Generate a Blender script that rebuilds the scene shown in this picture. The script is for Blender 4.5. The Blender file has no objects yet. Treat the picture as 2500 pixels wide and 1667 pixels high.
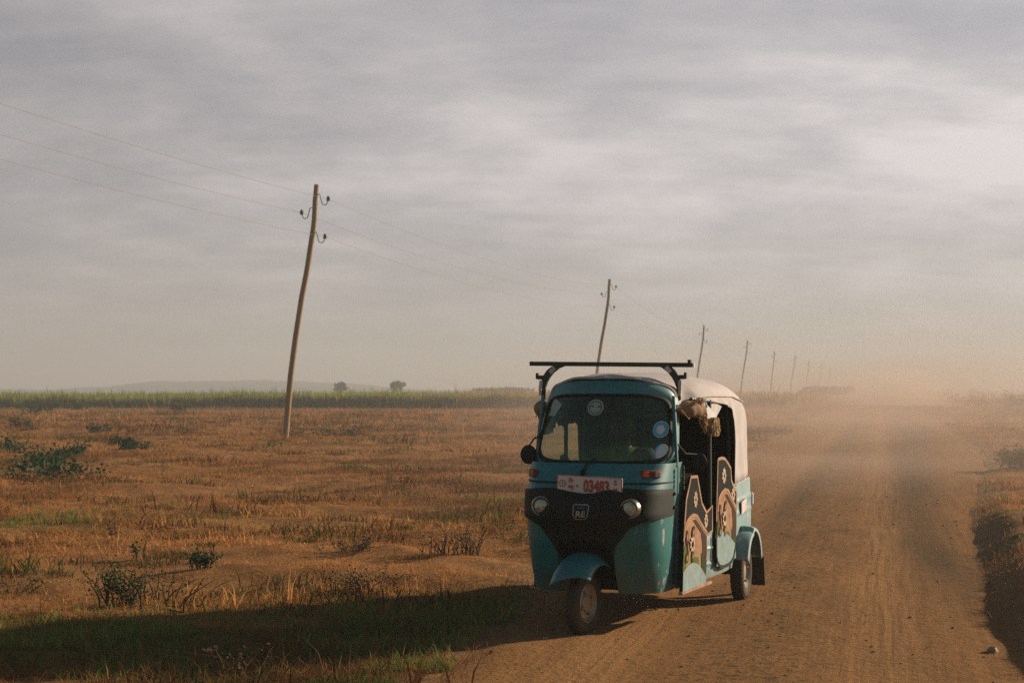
import bpy, math, random
import numpy as np
from mathutils import Vector, Matrix
random.seed(7); RNG = np.random.default_rng(11)
R = math.radians
sc = bpy.context.scene
col = sc.collection

# ------------------------------------------------------------------ helpers
def tag(o, label=None, cat=None, group=None, kind=None):
    if label: o['label'] = label
    if cat: o['category'] = cat
    if group: o['group'] = group
    if kind: o['kind'] = kind
    return o
def empty(name, loc=(0, 0, 0), rz=0):
    o = bpy.data.objects.new(name, None); col.objects.link(o)
    o.location = loc; o.rotation_euler = (0, 0, rz); o.empty_display_size = .2
    return o
def sm(x, a=0., b=1.):
    t = min(1, max(0, (x - a) / (b - a))); return t * t * (3 - 2 * t)
def lerp(a, b, t): return a + (b - a) * t
def pw(x, pts):                                   # piecewise linear
    if x <= pts[0][0]: return pts[0][1]
    for (x0, y0), (x1, y1) in zip(pts, pts[1:]):
        if x <= x1: return y0 + (y1 - y0) * (x - x0) / (x1 - x0)
    return pts[-1][1]

class MB:
    def __init__(s): s.v = []; s.f = []; s.m = []
    def add(s, vs, fs, m=0):
        b = len(s.v); s.v += [tuple(p) for p in vs]
        for f in fs: s.f.append([b + i for i in f]); s.m.append(m)
        return s
    def grid(s, rows, m=0, closed=False):
        n = len(rows[0]); vs = [p for r in rows for p in r]; fs = []
        for i in range(len(rows) - 1):
            for j in range(n if closed else n - 1):
                k = (j + 1) % n
                fs.append((i * n + j, i * n + k, (i + 1) * n + k, (i + 1) * n + j))
        return s.add(vs, fs, m)
    def box(s, c, d, m=0, rot=None, bev=0.0):
        x, y, z = d[0] / 2, d[1] / 2, d[2] / 2; c = Vector(c)
        e = min(bev, x * .9, y * .9, z * .9) if bev else 0
        if not e:
            vs = [(sx * x, sy * y, sz * z) for sz in (-1, 1) for sy in (-1, 1) for sx in (-1, 1)]
            fs = [(0, 2, 3, 1), (4, 5, 7, 6), (0, 1, 5, 4), (2, 6, 7, 3), (0, 4, 6, 2), (1, 3, 7, 5)]
        else:
            rings = []
            for (zz, ins) in ((-z, e), (-z + e, 0), (z - e, 0), (z, e)):
                X, Y = x - ins, y - ins; k = e * .7
                rings.append([(-X + k, -Y, zz), (X - k, -Y, zz), (X, -Y + k, zz), (X, Y - k, zz), (X - k, Y, zz), (-X + k, Y, zz), (-X, Y - k, zz), (-X, -Y + k, zz)])
            vs = [p for r in rings for p in r]; fs = [tuple(range(7, -1, -1)), tuple(range(24, 32))]
            for i in range(3):
                for j in range(8): k = (j + 1) % 8; fs.append((i * 8 + j, i * 8 + k, i * 8 + 8 + k, i * 8 + 8 + j))
        Mx = rot.to_matrix() if hasattr(rot, 'to_matrix') else (rot or Matrix.Identity(3))
        return s.add([c + Mx @ Vector(p) for p in vs], fs, m)
    def tube(s, pts, r, n=10, m=0, caps=True):
        pts = [Vector(p) for p in pts]; rs = r if isinstance(r, (list, tuple)) else [r] * len(pts)
        rows = []; up = None
        for i, p in enumerate(pts):
            t = (pts[min(i + 1, len(pts) - 1)] - pts[max(i - 1, 0)]).normalized()
            if up is None: up = Vector((0, 0, 1)) if abs(t.z) < .9 else Vector((1, 0, 0))
            a = t.cross(up).normalized(); b = a.cross(t).normalized(); up = b
            rows.append([p + (a * math.cos(q) + b * math.sin(q)) * rs[i] for q in [2 * math.pi * k / n for k in range(n)]])
        b0 = len(s.v); s.grid(rows, m, True)
        if caps:
            s.f.append([b0 + k for k in range(n)]); s.m.append(m)
            e = b0 + (len(rows) - 1) * n; s.f.append([e + k for k in range(n - 1, -1, -1)]); s.m.append(m)
        return s
    def lathe(s, prof, c, axis='x', n=40, m=0, squash=None):     # prof: (offset along axis, radius)
        rows = []
        for (o, r) in prof:
            row = []
            for k in range(n):
                q = 2 * math.pi * k / n; a, b = r * math.cos(q), r * math.sin(q)
                if axis == 'x': p = (c[0] + o, c[1] + a, c[2] + b)
                elif axis == 'y': p = (c[0] + a, c[1] + o, c[2] + b)
                else: p = (c[0] + a, c[1] + b, c[2] + o)
                row.append(p)
            rows.append(row)
        return s.grid(rows, m, True)
    def ball(s, c, rad, n=14, k=9, m=0):
        rx, ry, rz = rad if isinstance(rad, (list, tuple)) else (rad,) * 3
        rows = []
        for i in range(k + 1):
            a = -math.pi / 2 + math.pi * i / k
            rows.append([(c[0] + rx * math.cos(a) * math.cos(q), c[1] + ry * math.cos(a) * math.sin(q), c[2] + rz * math.sin(a)) for q in [2 * math.pi * j / n for j in range(n)]])
        return s.grid(rows, m, True)
    def poly(s, pts, fn, m=0, thick=0.0):                          # 2-D outline through fn(a, b, depth)
        n = len(pts); s.add([fn(a, b, 0) for a, b in pts], [tuple(range(n))], m)
        if thick:
            s.add([fn(a, b, -thick) for a, b in pts], [tuple(range(n - 1, -1, -1))], m)
            vs = [fn(a, b, 0) for a, b in pts] + [fn(a, b, -thick) for a, b in pts]
            s.add(vs, [(i, i + n, (i + 1) % n + n, (i + 1) % n) for i in range(n)], m)
        return s
    def strip(s, pts, wd, fn, m=0, closed=False):                  # a painted line of width wd
        n = len(pts); L, Rr = [], []
        for i in range(n):
            a = pts[i - 1] if (i or closed) else pts[i]; b = pts[(i + 1) % n] if (i < n - 1 or closed) else pts[i]
            t = Vector((b[0] - a[0], b[1] - a[1])).normalized(); nx, ny = -t.y, t.x
            L.append(fn(pts[i][0] + nx * wd / 2, pts[i][1] + ny * wd / 2, 0)); Rr.append(fn(pts[i][0] - nx * wd / 2, pts[i][1] - ny * wd / 2, 0))
        vs = L + Rr; fs = [(i, (i + 1) % n, (i + 1) % n + n, i + n) for i in range(n if closed else n - 1)]
        return s.add(vs, fs, m)
    def text(s, txt, fn, size, m=0, ox=0, oz=0, sx=1.0, bold=0.0):
        cu = bpy.data.curves.new('lettering', 'FONT'); cu.body = txt; cu.size = size; cu.align_x = 'CENTER'; cu.align_y = 'CENTER'
        cu.offset = bold; cu.resolution_u = 4
        o = bpy.data.objects.new('lettering', cu); col.objects.link(o)
        dg = bpy.context.evaluated_depsgraph_get(); me = bpy.data.meshes.new_from_object(o.evaluated_get(dg))
        vs = [fn(ox + v.co.x * sx, oz + v.co.y, 0) for v in me.vertices]; fs = [tuple(p.vertices) for p in me.polygons]
        s.add(vs, fs, m); bpy.data.objects.remove(o); bpy.data.curves.remove(cu); bpy.data.meshes.remove(me)
        return s
    def build(s, name, mats, parent=None, smooth=True, angle=35, bevel=0):
        me = bpy.data.meshes.new(name); me.from_pydata(s.v, [], s.f)
        mats = mats if isinstance(mats, (list, tuple)) else [mats]
        for mm in mats: me.materials.append(mm)
        me.polygons.foreach_set('material_index', s.m); me.validate(); me.update()
        o = bpy.data.objects.new(name, me); col.objects.link(o)
        if parent: o.parent = parent
        if smooth:
            me.polygons.foreach_set('use_smooth', [True] * len(me.polygons))
            me.set_sharp_from_angle(angle=R(angle))
        return o

# ------------------------------------------------------------------ materials
def newmat(name):
    m = bpy.data.materials.new(name); m.use_nodes = True; nt = m.node_tree
    return m, nt, nt.nodes['Principled BSDF']
def setc(sock, c): sock.default_value = (c[0], c[1], c[2], 1)
def noise(nt, scale, detail=5, rough=.6, coord='Object', vec=None, stretch=None, dist=0):
    n = nt.nodes.new('ShaderNodeTexNoise'); n.inputs['Scale'].default_value = scale; n.inputs['Detail'].default_value = detail
    n.inputs['Roughness'].default_value = rough; n.inputs['Distortion'].default_value = dist
    tc = nt.nodes.new('ShaderNodeTexCoord'); out = tc.outputs[coord]
    if stretch:
        mp = nt.nodes.new('ShaderNodeMapping'); nt.links.new(out, mp.inputs['Vector'])
        mp.vector_type = 'TEXTURE'; mp.inputs['Rotation'].default_value = (0, 0, stretch[1]); mp.inputs['Scale'].default_value = tuple(1 / q for q in stretch[0]); out = mp.outputs['Vector']
    nt.links.new(out, n.inputs['Vector'])
    return n.outputs['Fac']
def ramp(nt, fac, stops, interp='LINEAR'):
    r = nt.nodes.new('ShaderNodeValToRGB'); r.color_ramp.interpolation = interp; e = r.color_ramp.elements
    while len(e) < len(stops): e.new(.5)
    for k, (p, c) in enumerate(stops):
        e[k].position = p; e[k].color = (c[0], c[1], c[2], 1) if not isinstance(c, (int, float)) else (c, c, c, 1)
    nt.links.new(fac, r.inputs['Fac']); return r.outputs['Color']
def mix(nt, fac, a, b, mode='MIX'):
    n = nt.nodes.new('ShaderNodeMix'); n.data_type = 'RGBA'; n.blend_type = mode
    for sock, v in ((n.inputs[0], fac), (n.inputs[6], a), (n.inputs[7], b)):
        if isinstance(v, (int, float)): sock.default_value = v
        elif isinstance(v, (tuple, list)): sock.default_value = (v[0], v[1], v[2], 1)
        else: nt.links.new(v, sock)
    return n.outputs[2]
def math_n(nt, op, a, b=None, clamp=False):
    n = nt.nodes.new('ShaderNodeMath'); n.operation = op; n.use_clamp = clamp
    for i, v in enumerate((a, b)):
        if v is None: continue
        if isinstance(v, (int, float)): n.inputs[i].default_value = v
        else: nt.links.new(v, n.inputs[i])
    return n.outputs[0]
def bump(nt, p, fac, strength=.3, dist=.01):
    b = nt.nodes.new('ShaderNodeBump'); b.inputs['Strength'].default_value = strength; b.inputs['Distance'].default_value = dist
    nt.links.new(fac, b.inputs['Height']); nt.links.new(b.outputs['Normal'], p.inputs['Normal'])
DUST = (.36, .23, .13)
def plain(name, c, rough=.6, metal=0, var=.25, scale=14, dust=0.0, bumpy=0.0, spec=.25):
    m, nt, p = newmat(name); f = noise(nt, scale)
    k1 = tuple(x * (1 - var) for x in c); k2 = tuple(min(1, x * (1 + var)) for x in c)
    base = ramp(nt, f, [(.3, k1), (.7, k2)])
    if dust:
        g = noise(nt, 5.5, 8, .7); base = mix(nt, ramp(nt, g, [(.35, dust * .35), (.75, dust)]), base, DUST)
    nt.links.new(base, p.inputs['Base Color']); p.inputs['Roughness'].default_value = rough; p.inputs['Metallic'].default_value = metal
    p.inputs['Specular IOR Level'].default_value = spec
    if bumpy: bump(nt, p, noise(nt, scale * 4), bumpy, .004)
    return m
def paint_mat(name, c):
    """weathered enamel; road dust settles towards the tail of the vehicle (object y runs to the tail)"""
    m, nt, p = newmat(name); f = noise(nt, 3.0, 6)
    base = ramp(nt, f, [(.3, tuple(x * .8 for x in c)), (.7, tuple(x * 1.2 for x in c))])
    tc = nt.nodes.new('ShaderNodeTexCoord'); sp = nt.nodes.new('ShaderNodeSeparateXYZ'); nt.links.new(tc.outputs['Object'], sp.inputs[0])
    tail = nt.nodes.new('ShaderNodeMapRange'); nt.links.new(sp.outputs['Y'], tail.inputs['Value'])
    for k, v in (('From Min', .35), ('From Max', 1.15), ('To Min', .02), ('To Max', .74)): tail.inputs[k].default_value = v
    d = math_n(nt, 'MULTIPLY', tail.outputs[0], ramp(nt, noise(nt, 6, 9, .72), [(.25, .35), (.75, 1.)]), True)
    base = mix(nt, d, base, (.27, .355, .355))
    low = nt.nodes.new('ShaderNodeMapRange'); nt.links.new(sp.outputs['Z'], low.inputs['Value'])
    for k, v in (('From Min', .22), ('From Max', .50), ('To Min', .55), ('To Max', 0.)): low.inputs[k].default_value = v
    base = mix(nt, math_n(nt, 'MULTIPLY', low.outputs[0], ramp(nt, noise(nt, 9, 8, .7), [(.35, .1), (.7, 1.)]), True), base, (.20, .135, .075))
    base = mix(nt, ramp(nt, noise(nt, 2.2, 7, .7), [(.46, 0.), (.8, .20)]), base, (.22, .18, .12))
    # worn flakes showing pale primer
    sc1 = noise(nt, 11, 6, .75, stretch=((1, 1, .35), 0)); w = ramp(nt, sc1, [(.60, 0.), (.63, 1.)])
    edge = nt.nodes.new('ShaderNodeMapRange'); nt.links.new(sp.outputs['X'], edge.inputs['Value'])
    for k, v in (('From Min', .30), ('From Max', .45), ('To Min', 0.), ('To Max', .85)): edge.inputs[k].default_value = v
    base = mix(nt, math_n(nt, 'MULTIPLY', w, edge.outputs[0], True), base, (.42, .40, .36))
    nt.links.new(base, p.inputs['Base Color'])
    nt.links.new(math_n(nt, 'ADD', math_n(nt, 'MULTIPLY', d, .3), .42), p.inputs['Roughness'])
    bump(nt, p, noise(nt, 4, 3), .08, .01)
    return m
M = {}
M['teal'] = paint_mat('teal_enamel', (.001, .130, .124))
M['sky_paint'] = plain('pale_blue_paint', (.20, .31, .31), .8, spec=.06, dust=.30, var=.2)
M['black'] = plain('black_plastic', (.006, .009, .006), .6, dust=.02, spec=.15)
M['rubber'] = plain('tyre_rubber', (.016, .017, .013), .85, dust=.22, bumpy=.3, spec=.2)
M['gasket'] = plain('gasket_rubber', (.007, .010, .006), .7, spec=.15)
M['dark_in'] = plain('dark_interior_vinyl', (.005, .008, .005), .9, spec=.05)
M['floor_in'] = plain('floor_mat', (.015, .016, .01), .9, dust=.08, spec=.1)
M['canvas'] = plain('canopy_canvas', (.45, .41, .395), .85, var=.10, scale=7, dust=.22, bumpy=.35, spec=.15)
M['curtain'] = plain('rolled_curtain_vinyl', (.20, .12, .065), .85, spec=.15, dust=.4, bumpy=.3)
M['fringe'] = plain('curtain_fringe', (.34, .22, .11), .9, var=.4, scale=60, dust=.3)
M['rack'] = plain('rack_metal', (.014, .026, .012), .5, dust=.08)
M['strap'] = plain('pale_webbing', (.50, .43, .36), .9)
M['steel'] = plain('rim_steel', (.28, .24, .19), .45, metal=.5, dust=.6)
M['chrome'] = plain('chrome_ring', (.30, .30, .24), .28, metal=.9, dust=.25)
M['white_pl'] = plain('plate_white', (.62, .56, .50), .5, var=.06, dust=.2)
M['red'] = plain('plate_red', (.36, .035, .02), .5, dust=.1)
M['amber'] = plain('amber_lens', (.62, .11, .03), .3)
M['lens_white'] = plain('clear_lens', (.55, .40, .30), .25, var=.3, scale=90)
M['lens_dark'] = plain('brown_lens', (.10, .035, .02), .35)
M['housing'] = plain('red_housing', (.20, .045, .025), .45)
M['pink'] = plain('door_pink_trim', (.34, .190, .125), .8, spec=.06, dust=.35, var=.35)
M['tan'] = plain('door_tan_paint', (.31, .172, .095), .8, spec=.06, dust=.25, var=.3)
M['brown'] = plain('door_brown_paint', (.045, .020, .010), .8, spec=.06, dust=.06)
M['door_black'] = plain('door_black_paint', (.006, .008, .005), .8, spec=.06, dust=.015)
M['olive'] = plain('door_olive_paint', (.085, .10, .012), .8, spec=.06, dust=.06)
M['dgreen'] = plain('door_green_paint', (.022, .042, .008), .8, spec=.06, dust=.04)
M['cream'] = plain('door_cream_paint', (.52, .40, .28), .8, spec=.06, dust=.3, var=.3)
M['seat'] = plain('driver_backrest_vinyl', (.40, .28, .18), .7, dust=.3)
M['skin'] = plain('dark_brown_skin', (.028, .015, .010), .5)
M['hair'] = plain('black_hair', (.008, .007, .006), .9)
M['jacket'] = plain('dark_jacket', (.014, .018, .012), .9)
M['shirt'] = plain('pale_green_shirt', (.12, .16, .07), .9)
M['trousers'] = plain('dark_trousers', (.02, .02, .022), .9)
def glass_mat():
    m, nt, p = newmat('dusty_windscreen_glass'); out = nt.nodes['Material Output']; nt.nodes.remove(p)
    tr = nt.nodes.new('ShaderNodeBsdfTransparent'); setc(tr.inputs[0], (.66, .76, .64))
    gl = nt.nodes.new('ShaderNodeBsdfGlossy'); gl.inputs['Roughness'].default_value = .06; setc(gl.inputs[0], (.8, .85, .8))
    df = nt.nodes.new('ShaderNodeBsdfDiffuse'); setc(df.inputs[0], (.14, .27, .12))
    fr = nt.nodes.new('ShaderNodeFresnel'); fr.inputs['IOR'].default_value = 1.45
    m1 = nt.nodes.new('ShaderNodeMixShader'); nt.links.new(math_n(nt, 'MULTIPLY', fr.outputs[0], 1.0), m1.inputs[0]); nt.links.new(tr.outputs[0], m1.inputs[1]); nt.links.new(gl.outputs[0], m1.inputs[2])
    m2 = nt.nodes.new('ShaderNodeMixShader'); tc = nt.nodes.new('ShaderNodeTexCoord'); sp = nt.nodes.new('ShaderNodeSeparateXYZ'); nt.links.new(tc.outputs['Object'], sp.inputs[0]); lo_ = nt.nodes.new('ShaderNodeMapRange'); nt.links.new(sp.outputs['Z'], lo_.inputs['Value'])
    for k, v in (('From Min', 1.12), ('From Max', 1.26), ('To Min', 2.1), ('To Max', 1.)): lo_.inputs[k].default_value = v
    nt.links.new(math_n(nt, 'MULTIPLY', lo_.outputs[0], ramp(nt, noise(nt, 4, 7, .7), [(.3, .09), (.75, .24)]), True), m2.inputs[0]); nt.links.new(m1.outputs[0], m2.inputs[1]); nt.links.new(df.outputs[0], m2.inputs[2])
    nt.links.new(m2.outputs[0], out.inputs['Surface']); return m
M['glass'] = glass_mat()
def sheet_mat(name, c, alpha):
    m, nt, p = newmat(name); setc(p.inputs['Base Color'], c); p.inputs['Roughness'].default_value = .4; p.inputs['Alpha'].default_value = alpha; return m
M['sticker'] = sheet_mat('pale_sticker', (.42, .52, .42), .62)
M['sticker_white'] = sheet_mat('white_sticker', (.60, .66, .66), .85)
M['sticker_blue'] = sheet_mat('blue_sticker', (.06, .36, .46), .9)
M['plastic'] = plain('clear_grey_plastic', (.58, .55, .52), .25, var=.2, scale=9)
M['lamp_glass'] = None
def lamp_mat():
    m, nt, p = newmat('headlamp_glass'); f = noise(nt, 60, 2)
    nt.links.new(ramp(nt, f, [(.3, (.20, .21, .13)), (.7, (.55, .52, .38))]), p.inputs['Base Color'])
    p.inputs['Roughness'].default_value = .12; p.inputs['Metallic'].default_value = .25; p.inputs['Coat Weight'].default_value = 1; bump(nt, p, f, .5, .01); return m
M['lamp_glass'] = lamp_mat()
def attr_mat(name, trans=.35, rough=.9, att='tint'):
    """each blade, leaf or stalk carries its own natural colour in the attribute"""
    m, nt, p = newmat(name); out = nt.nodes['Material Output']
    a = nt.nodes.new('ShaderNodeAttribute'); a.attribute_name = att
    nt.links.new(a.outputs['Color'], p.inputs['Base Color']); p.inputs['Roughness'].default_value = rough; p.inputs['Specular IOR Level'].default_value = .15
    t = nt.nodes.new('ShaderNodeBsdfTranslucent'); nt.links.new(a.outputs['Color'], t.inputs[0])
    mx = nt.nodes.new('ShaderNodeMixShader'); mx.inputs[0].default_value = trans
    nt.links.new(p.outputs[0], mx.inputs[1]); nt.links.new(t.outputs[0], mx.inputs[2]); nt.links.new(mx.outputs[0], out.inputs['Surface'])
    return m
M['grass'] = attr_mat('dry_grass_blades'); M['crop'] = attr_mat('sorghum_leaves'); M['leaf'] = attr_mat('weed_leaves', .2)
M['stem'] = plain('weed_stem', (.10, .065, .03), .9)
M['wood'] = None

# ------------------------------------------------------------------ terrain
def vnoise(x, y, seed=0):
    x = np.asarray(x, float); y = np.asarray(y, float)
    xi = np.floor(x).astype(np.int64); yi = np.floor(y).astype(np.int64); fx = x - xi; fy = y - yi
    fx = fx * fx * (3 - 2 * fx); fy = fy * fy * (3 - 2 * fy)
    def h(a, b):
        n = (a * 374761393 + b * 668265263 + seed * 1274126177) & 0xffffffff
        n = ((n ^ (n >> 13)) * 1274126177) & 0xffffffff
        n = (n ^ (n >> 16)) & 0xffffffff
        return n / 4294967295.0
    return (h(xi, yi) * (1 - fx) + h(xi + 1, yi) * fx) * (1 - fy) + (h(xi, yi + 1) * (1 - fx) + h(xi + 1, yi + 1) * fx) * fy
def fbm(x, y, seed=0, o=4):
    v = 0; a = .5; t = 0
    for k in range(o):
        v = v + a * vnoise(x, y, seed + k * 17); t += a; a *= .5; x = x * 2.03; y = y * 2.03
    return v / t
def nsm(x, a, b):
    t = np.clip((x - a) / (b - a), 0, 1); return t * t * (3 - 2 * t)
SL = .2475
def roadq(x, y): return (np.asarray(x) - (1.62 + SL * (np.asarray(y) - 9.57))) * .9707
def edge_l(y): return -1.78 - .9 * nsm(np.asarray(y), 13, 60) + .35 * (fbm(np.asarray(y) * .7, 0 * np.asarray(y), 91, 3) - .5)
def edge_r(y): return 1.62 + 1.7 * nsm(np.asarray(y), 11, 42) + .45 * (fbm(np.asarray(y) * .6, 0 * np.asarray(y) + 9, 92, 3) - .5)
def height(x, y):
    x = np.asarray(x, float); y = np.asarray(y, float); q = roadq(x, y); r = np.hypot(x, y)
    near = 1 - nsm(r, 60, 160)
    off = np.maximum(nsm(-q - .9 * nsm(y, 13, 60), 1.75, 2.7), nsm(q - 1.7 * nsm(y, 11, 42), 1.7, 2.6))
    f = (fbm(x / 5, y / 3.2, 3) - .5) * .30 + (fbm(x / 1.1, y / .7, 5, 3) - .5) * .17 + (fbm(x / .3, y / .3, 8, 2) - .5) * .035
    bank = .22 * nsm(q - 1.7 * nsm(y, 11, 42), 1.5, 2.05) * (.55 + .9 * fbm(x / 2.2, y / 2.2, 21)) * (1 - nsm(q, 3.2, 9) * .75)
    bank = bank * (1 - nsm(y, 13, 25) * .8)
    track_band = -.018 * (np.exp(-((q + .62) / .3) ** 2) + np.exp(-((q - .75) / .3) ** 2))  # shallow wheel ruts pressed into the track
    rt = track_band + (fbm(x / .5, y / .9, 33, 3) - .5) * .022 * nsm(np.abs(q + .8), .0, .5)
    h = f * off * near + bank + (1 - off) * rt * near + .03 * nsm(-q, 1.8, 3) * near
    return h
def np_mesh(name, V, F4=None, F3=None, mat=None, tint=None, smooth=True):
    me = bpy.data.meshes.new(name); V = np.ascontiguousarray(V, np.float32)
    me.vertices.add(len(V)); me.vertices.foreach_set('co', V.ravel())
    loops = []; starts = []; tot = 0
    for F, k in ((F4, 4), (F3, 3)):
        if F is None or len(F) == 0: continue
        F = np.asarray(F, np.int32); loops.append(F.ravel()); starts.append(tot + np.arange(len(F)) * k); tot += len(F) * k
    L = np.concatenate(loops); S = np.concatenate(starts).astype(np.int32)
    me.loops.add(len(L)); me.loops.foreach_set('vertex_index', L.astype(np.int32))
    me.polygons.add(len(S)); me.polygons.foreach_set('loop_start', S)
    if mat: me.materials.append(mat)
    if tint is not None:
        at = me.attributes.new('tint', 'FLOAT_COLOR', 'POINT'); c = np.ones((len(V), 4), np.float32); c[:, :3] = tint; at.data.foreach_set('color', c.ravel())
    me.update(calc_edges=True)
    if smooth: me.polygons.foreach_set('use_smooth', np.ones(len(S), bool))
    me.validate(); o = bpy.data.objects.new(name, me); col.objects.link(o); return o

def ground_mat():
    m, nt, p = newmat('dry_field_soil')
    a = noise(nt, .35, 6, .65); b = noise(nt, 2.3, 8, .7); c = noise(nt, 26, 6, .75)
    base = ramp(nt, a, [(.32, (.20, .092, .033)), (.55, (.36, .166, .058)), (.75, (.47, .225, .082))])
    base = mix(nt, .55, base, ramp(nt, b, [(.3, (.10, .050, .020)), (.5, (.26, .122, .042)), (.72, (.41, .195, .070))]))
    base = mix(nt, ramp(nt, c, [(.30, .75), (.5, 0.)]), base, (.07, .045, .022))
    base = mix(nt, ramp(nt, noise(nt, .8, 5, .7), [(.58, 0.), (.72, .35)]), base, (.085, .10, .03))
    at_ = nt.nodes.new('ShaderNodeAttribute'); at_.attribute_name = 'tint'          # trodden bare dirt beside the track; painted green of the shadow band
    sc_ = nt.nodes.new('ShaderNodeSeparateColor'); nt.links.new(at_.outputs['Color'], sc_.inputs[0]); base = mix(nt, sc_.outputs[1], base, (.085, .125, .030))
    base = mix(nt, sc_.outputs[0], base, ramp(nt, noise(nt, 7, 8, .75), [(.3, (.12, .064, .026)), (.5, (.215, .120, .050)), (.72, (.32, .18, .078))]))
    nt.links.new(base, p.inputs['Base Color']); p.inputs['Roughness'].default_value = 1; p.inputs['Specular IOR Level'].default_value = .05
    bump(nt, p, mix(nt, .5, b, c), .9, .05); return m
def road_mat():
    m, nt, p = newmat('packed_dirt'); rot = -math.atan(SL)
    a = noise(nt, 1.1, 5, .6, stretch=((1.0, .25, 1), rot)); b = noise(nt, 5, 8, .72); c = noise(nt, 38, 5, .75)
    tr = noise(nt, 9, 4, .6, stretch=((1.0, .035, 1), rot)); cl = noise(nt, 17, 3, .6, dist=.6)
    base = ramp(nt, a, [(.3, (.19, .089, .029)), (.7, (.315, .148, .049))])
    base = mix(nt, .5, base, ramp(nt, b, [(.3, (.145, .067, .021)), (.7, (.36, .172, .060))]))
    base = mix(nt, ramp(nt, c, [(.28, .65), (.46, 0.)]), base, (.10, .062, .034))
    base = mix(nt, .25, base, ramp(nt, tr, [(.35, (.16, .078, .027)), (.62, (.34, .174, .063))]))
    base = mix(nt, ramp(nt, math_n(nt, 'MULTIPLY', cl, ramp(nt, noise(nt, .9, 2), [(.42, .55), (.6, 1.)])), [(.56, 0.), (.62, .7)]), base, (.075, .058, .03))
    at_ = nt.nodes.new('ShaderNodeAttribute'); at_.attribute_name = 'tint'          # darker dung-strewn crown and darker bands along the track
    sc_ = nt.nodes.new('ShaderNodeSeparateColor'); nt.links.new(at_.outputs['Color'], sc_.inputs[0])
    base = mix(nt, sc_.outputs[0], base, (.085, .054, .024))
    tl = noise(nt, 26, 3, .6, stretch=((1.0, .02, 1), rot)); base = mix(nt, math_n(nt, 'MULTIPLY', sc_.outputs[1], .55), base, ramp(nt, tl, [(.36, (.20, .100, .038)), (.56, (.39, .200, .078))]))
    lump = noise(nt, 13, 5, .7, dist=.4); lm = ramp(nt, lump, [(.50, 0.), (.60, 1.)]); base = mix(nt, math_n(nt, 'MULTIPLY', math_n(nt, 'MULTIPLY', lm, sc_.outputs[2]), .75, True), base, (.080, .055, .022))
    nt.links.new(base, p.inputs['Base Color']); p.inputs['Roughness'].default_value = 1; p.inputs['Specular IOR Level'].default_value = .05
    h = mix(nt, .3, mix(nt, .4, b, c), tr); h = mix(nt, .35, h, lump); bump(nt, p, h, 1.0, .07); return m
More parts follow.
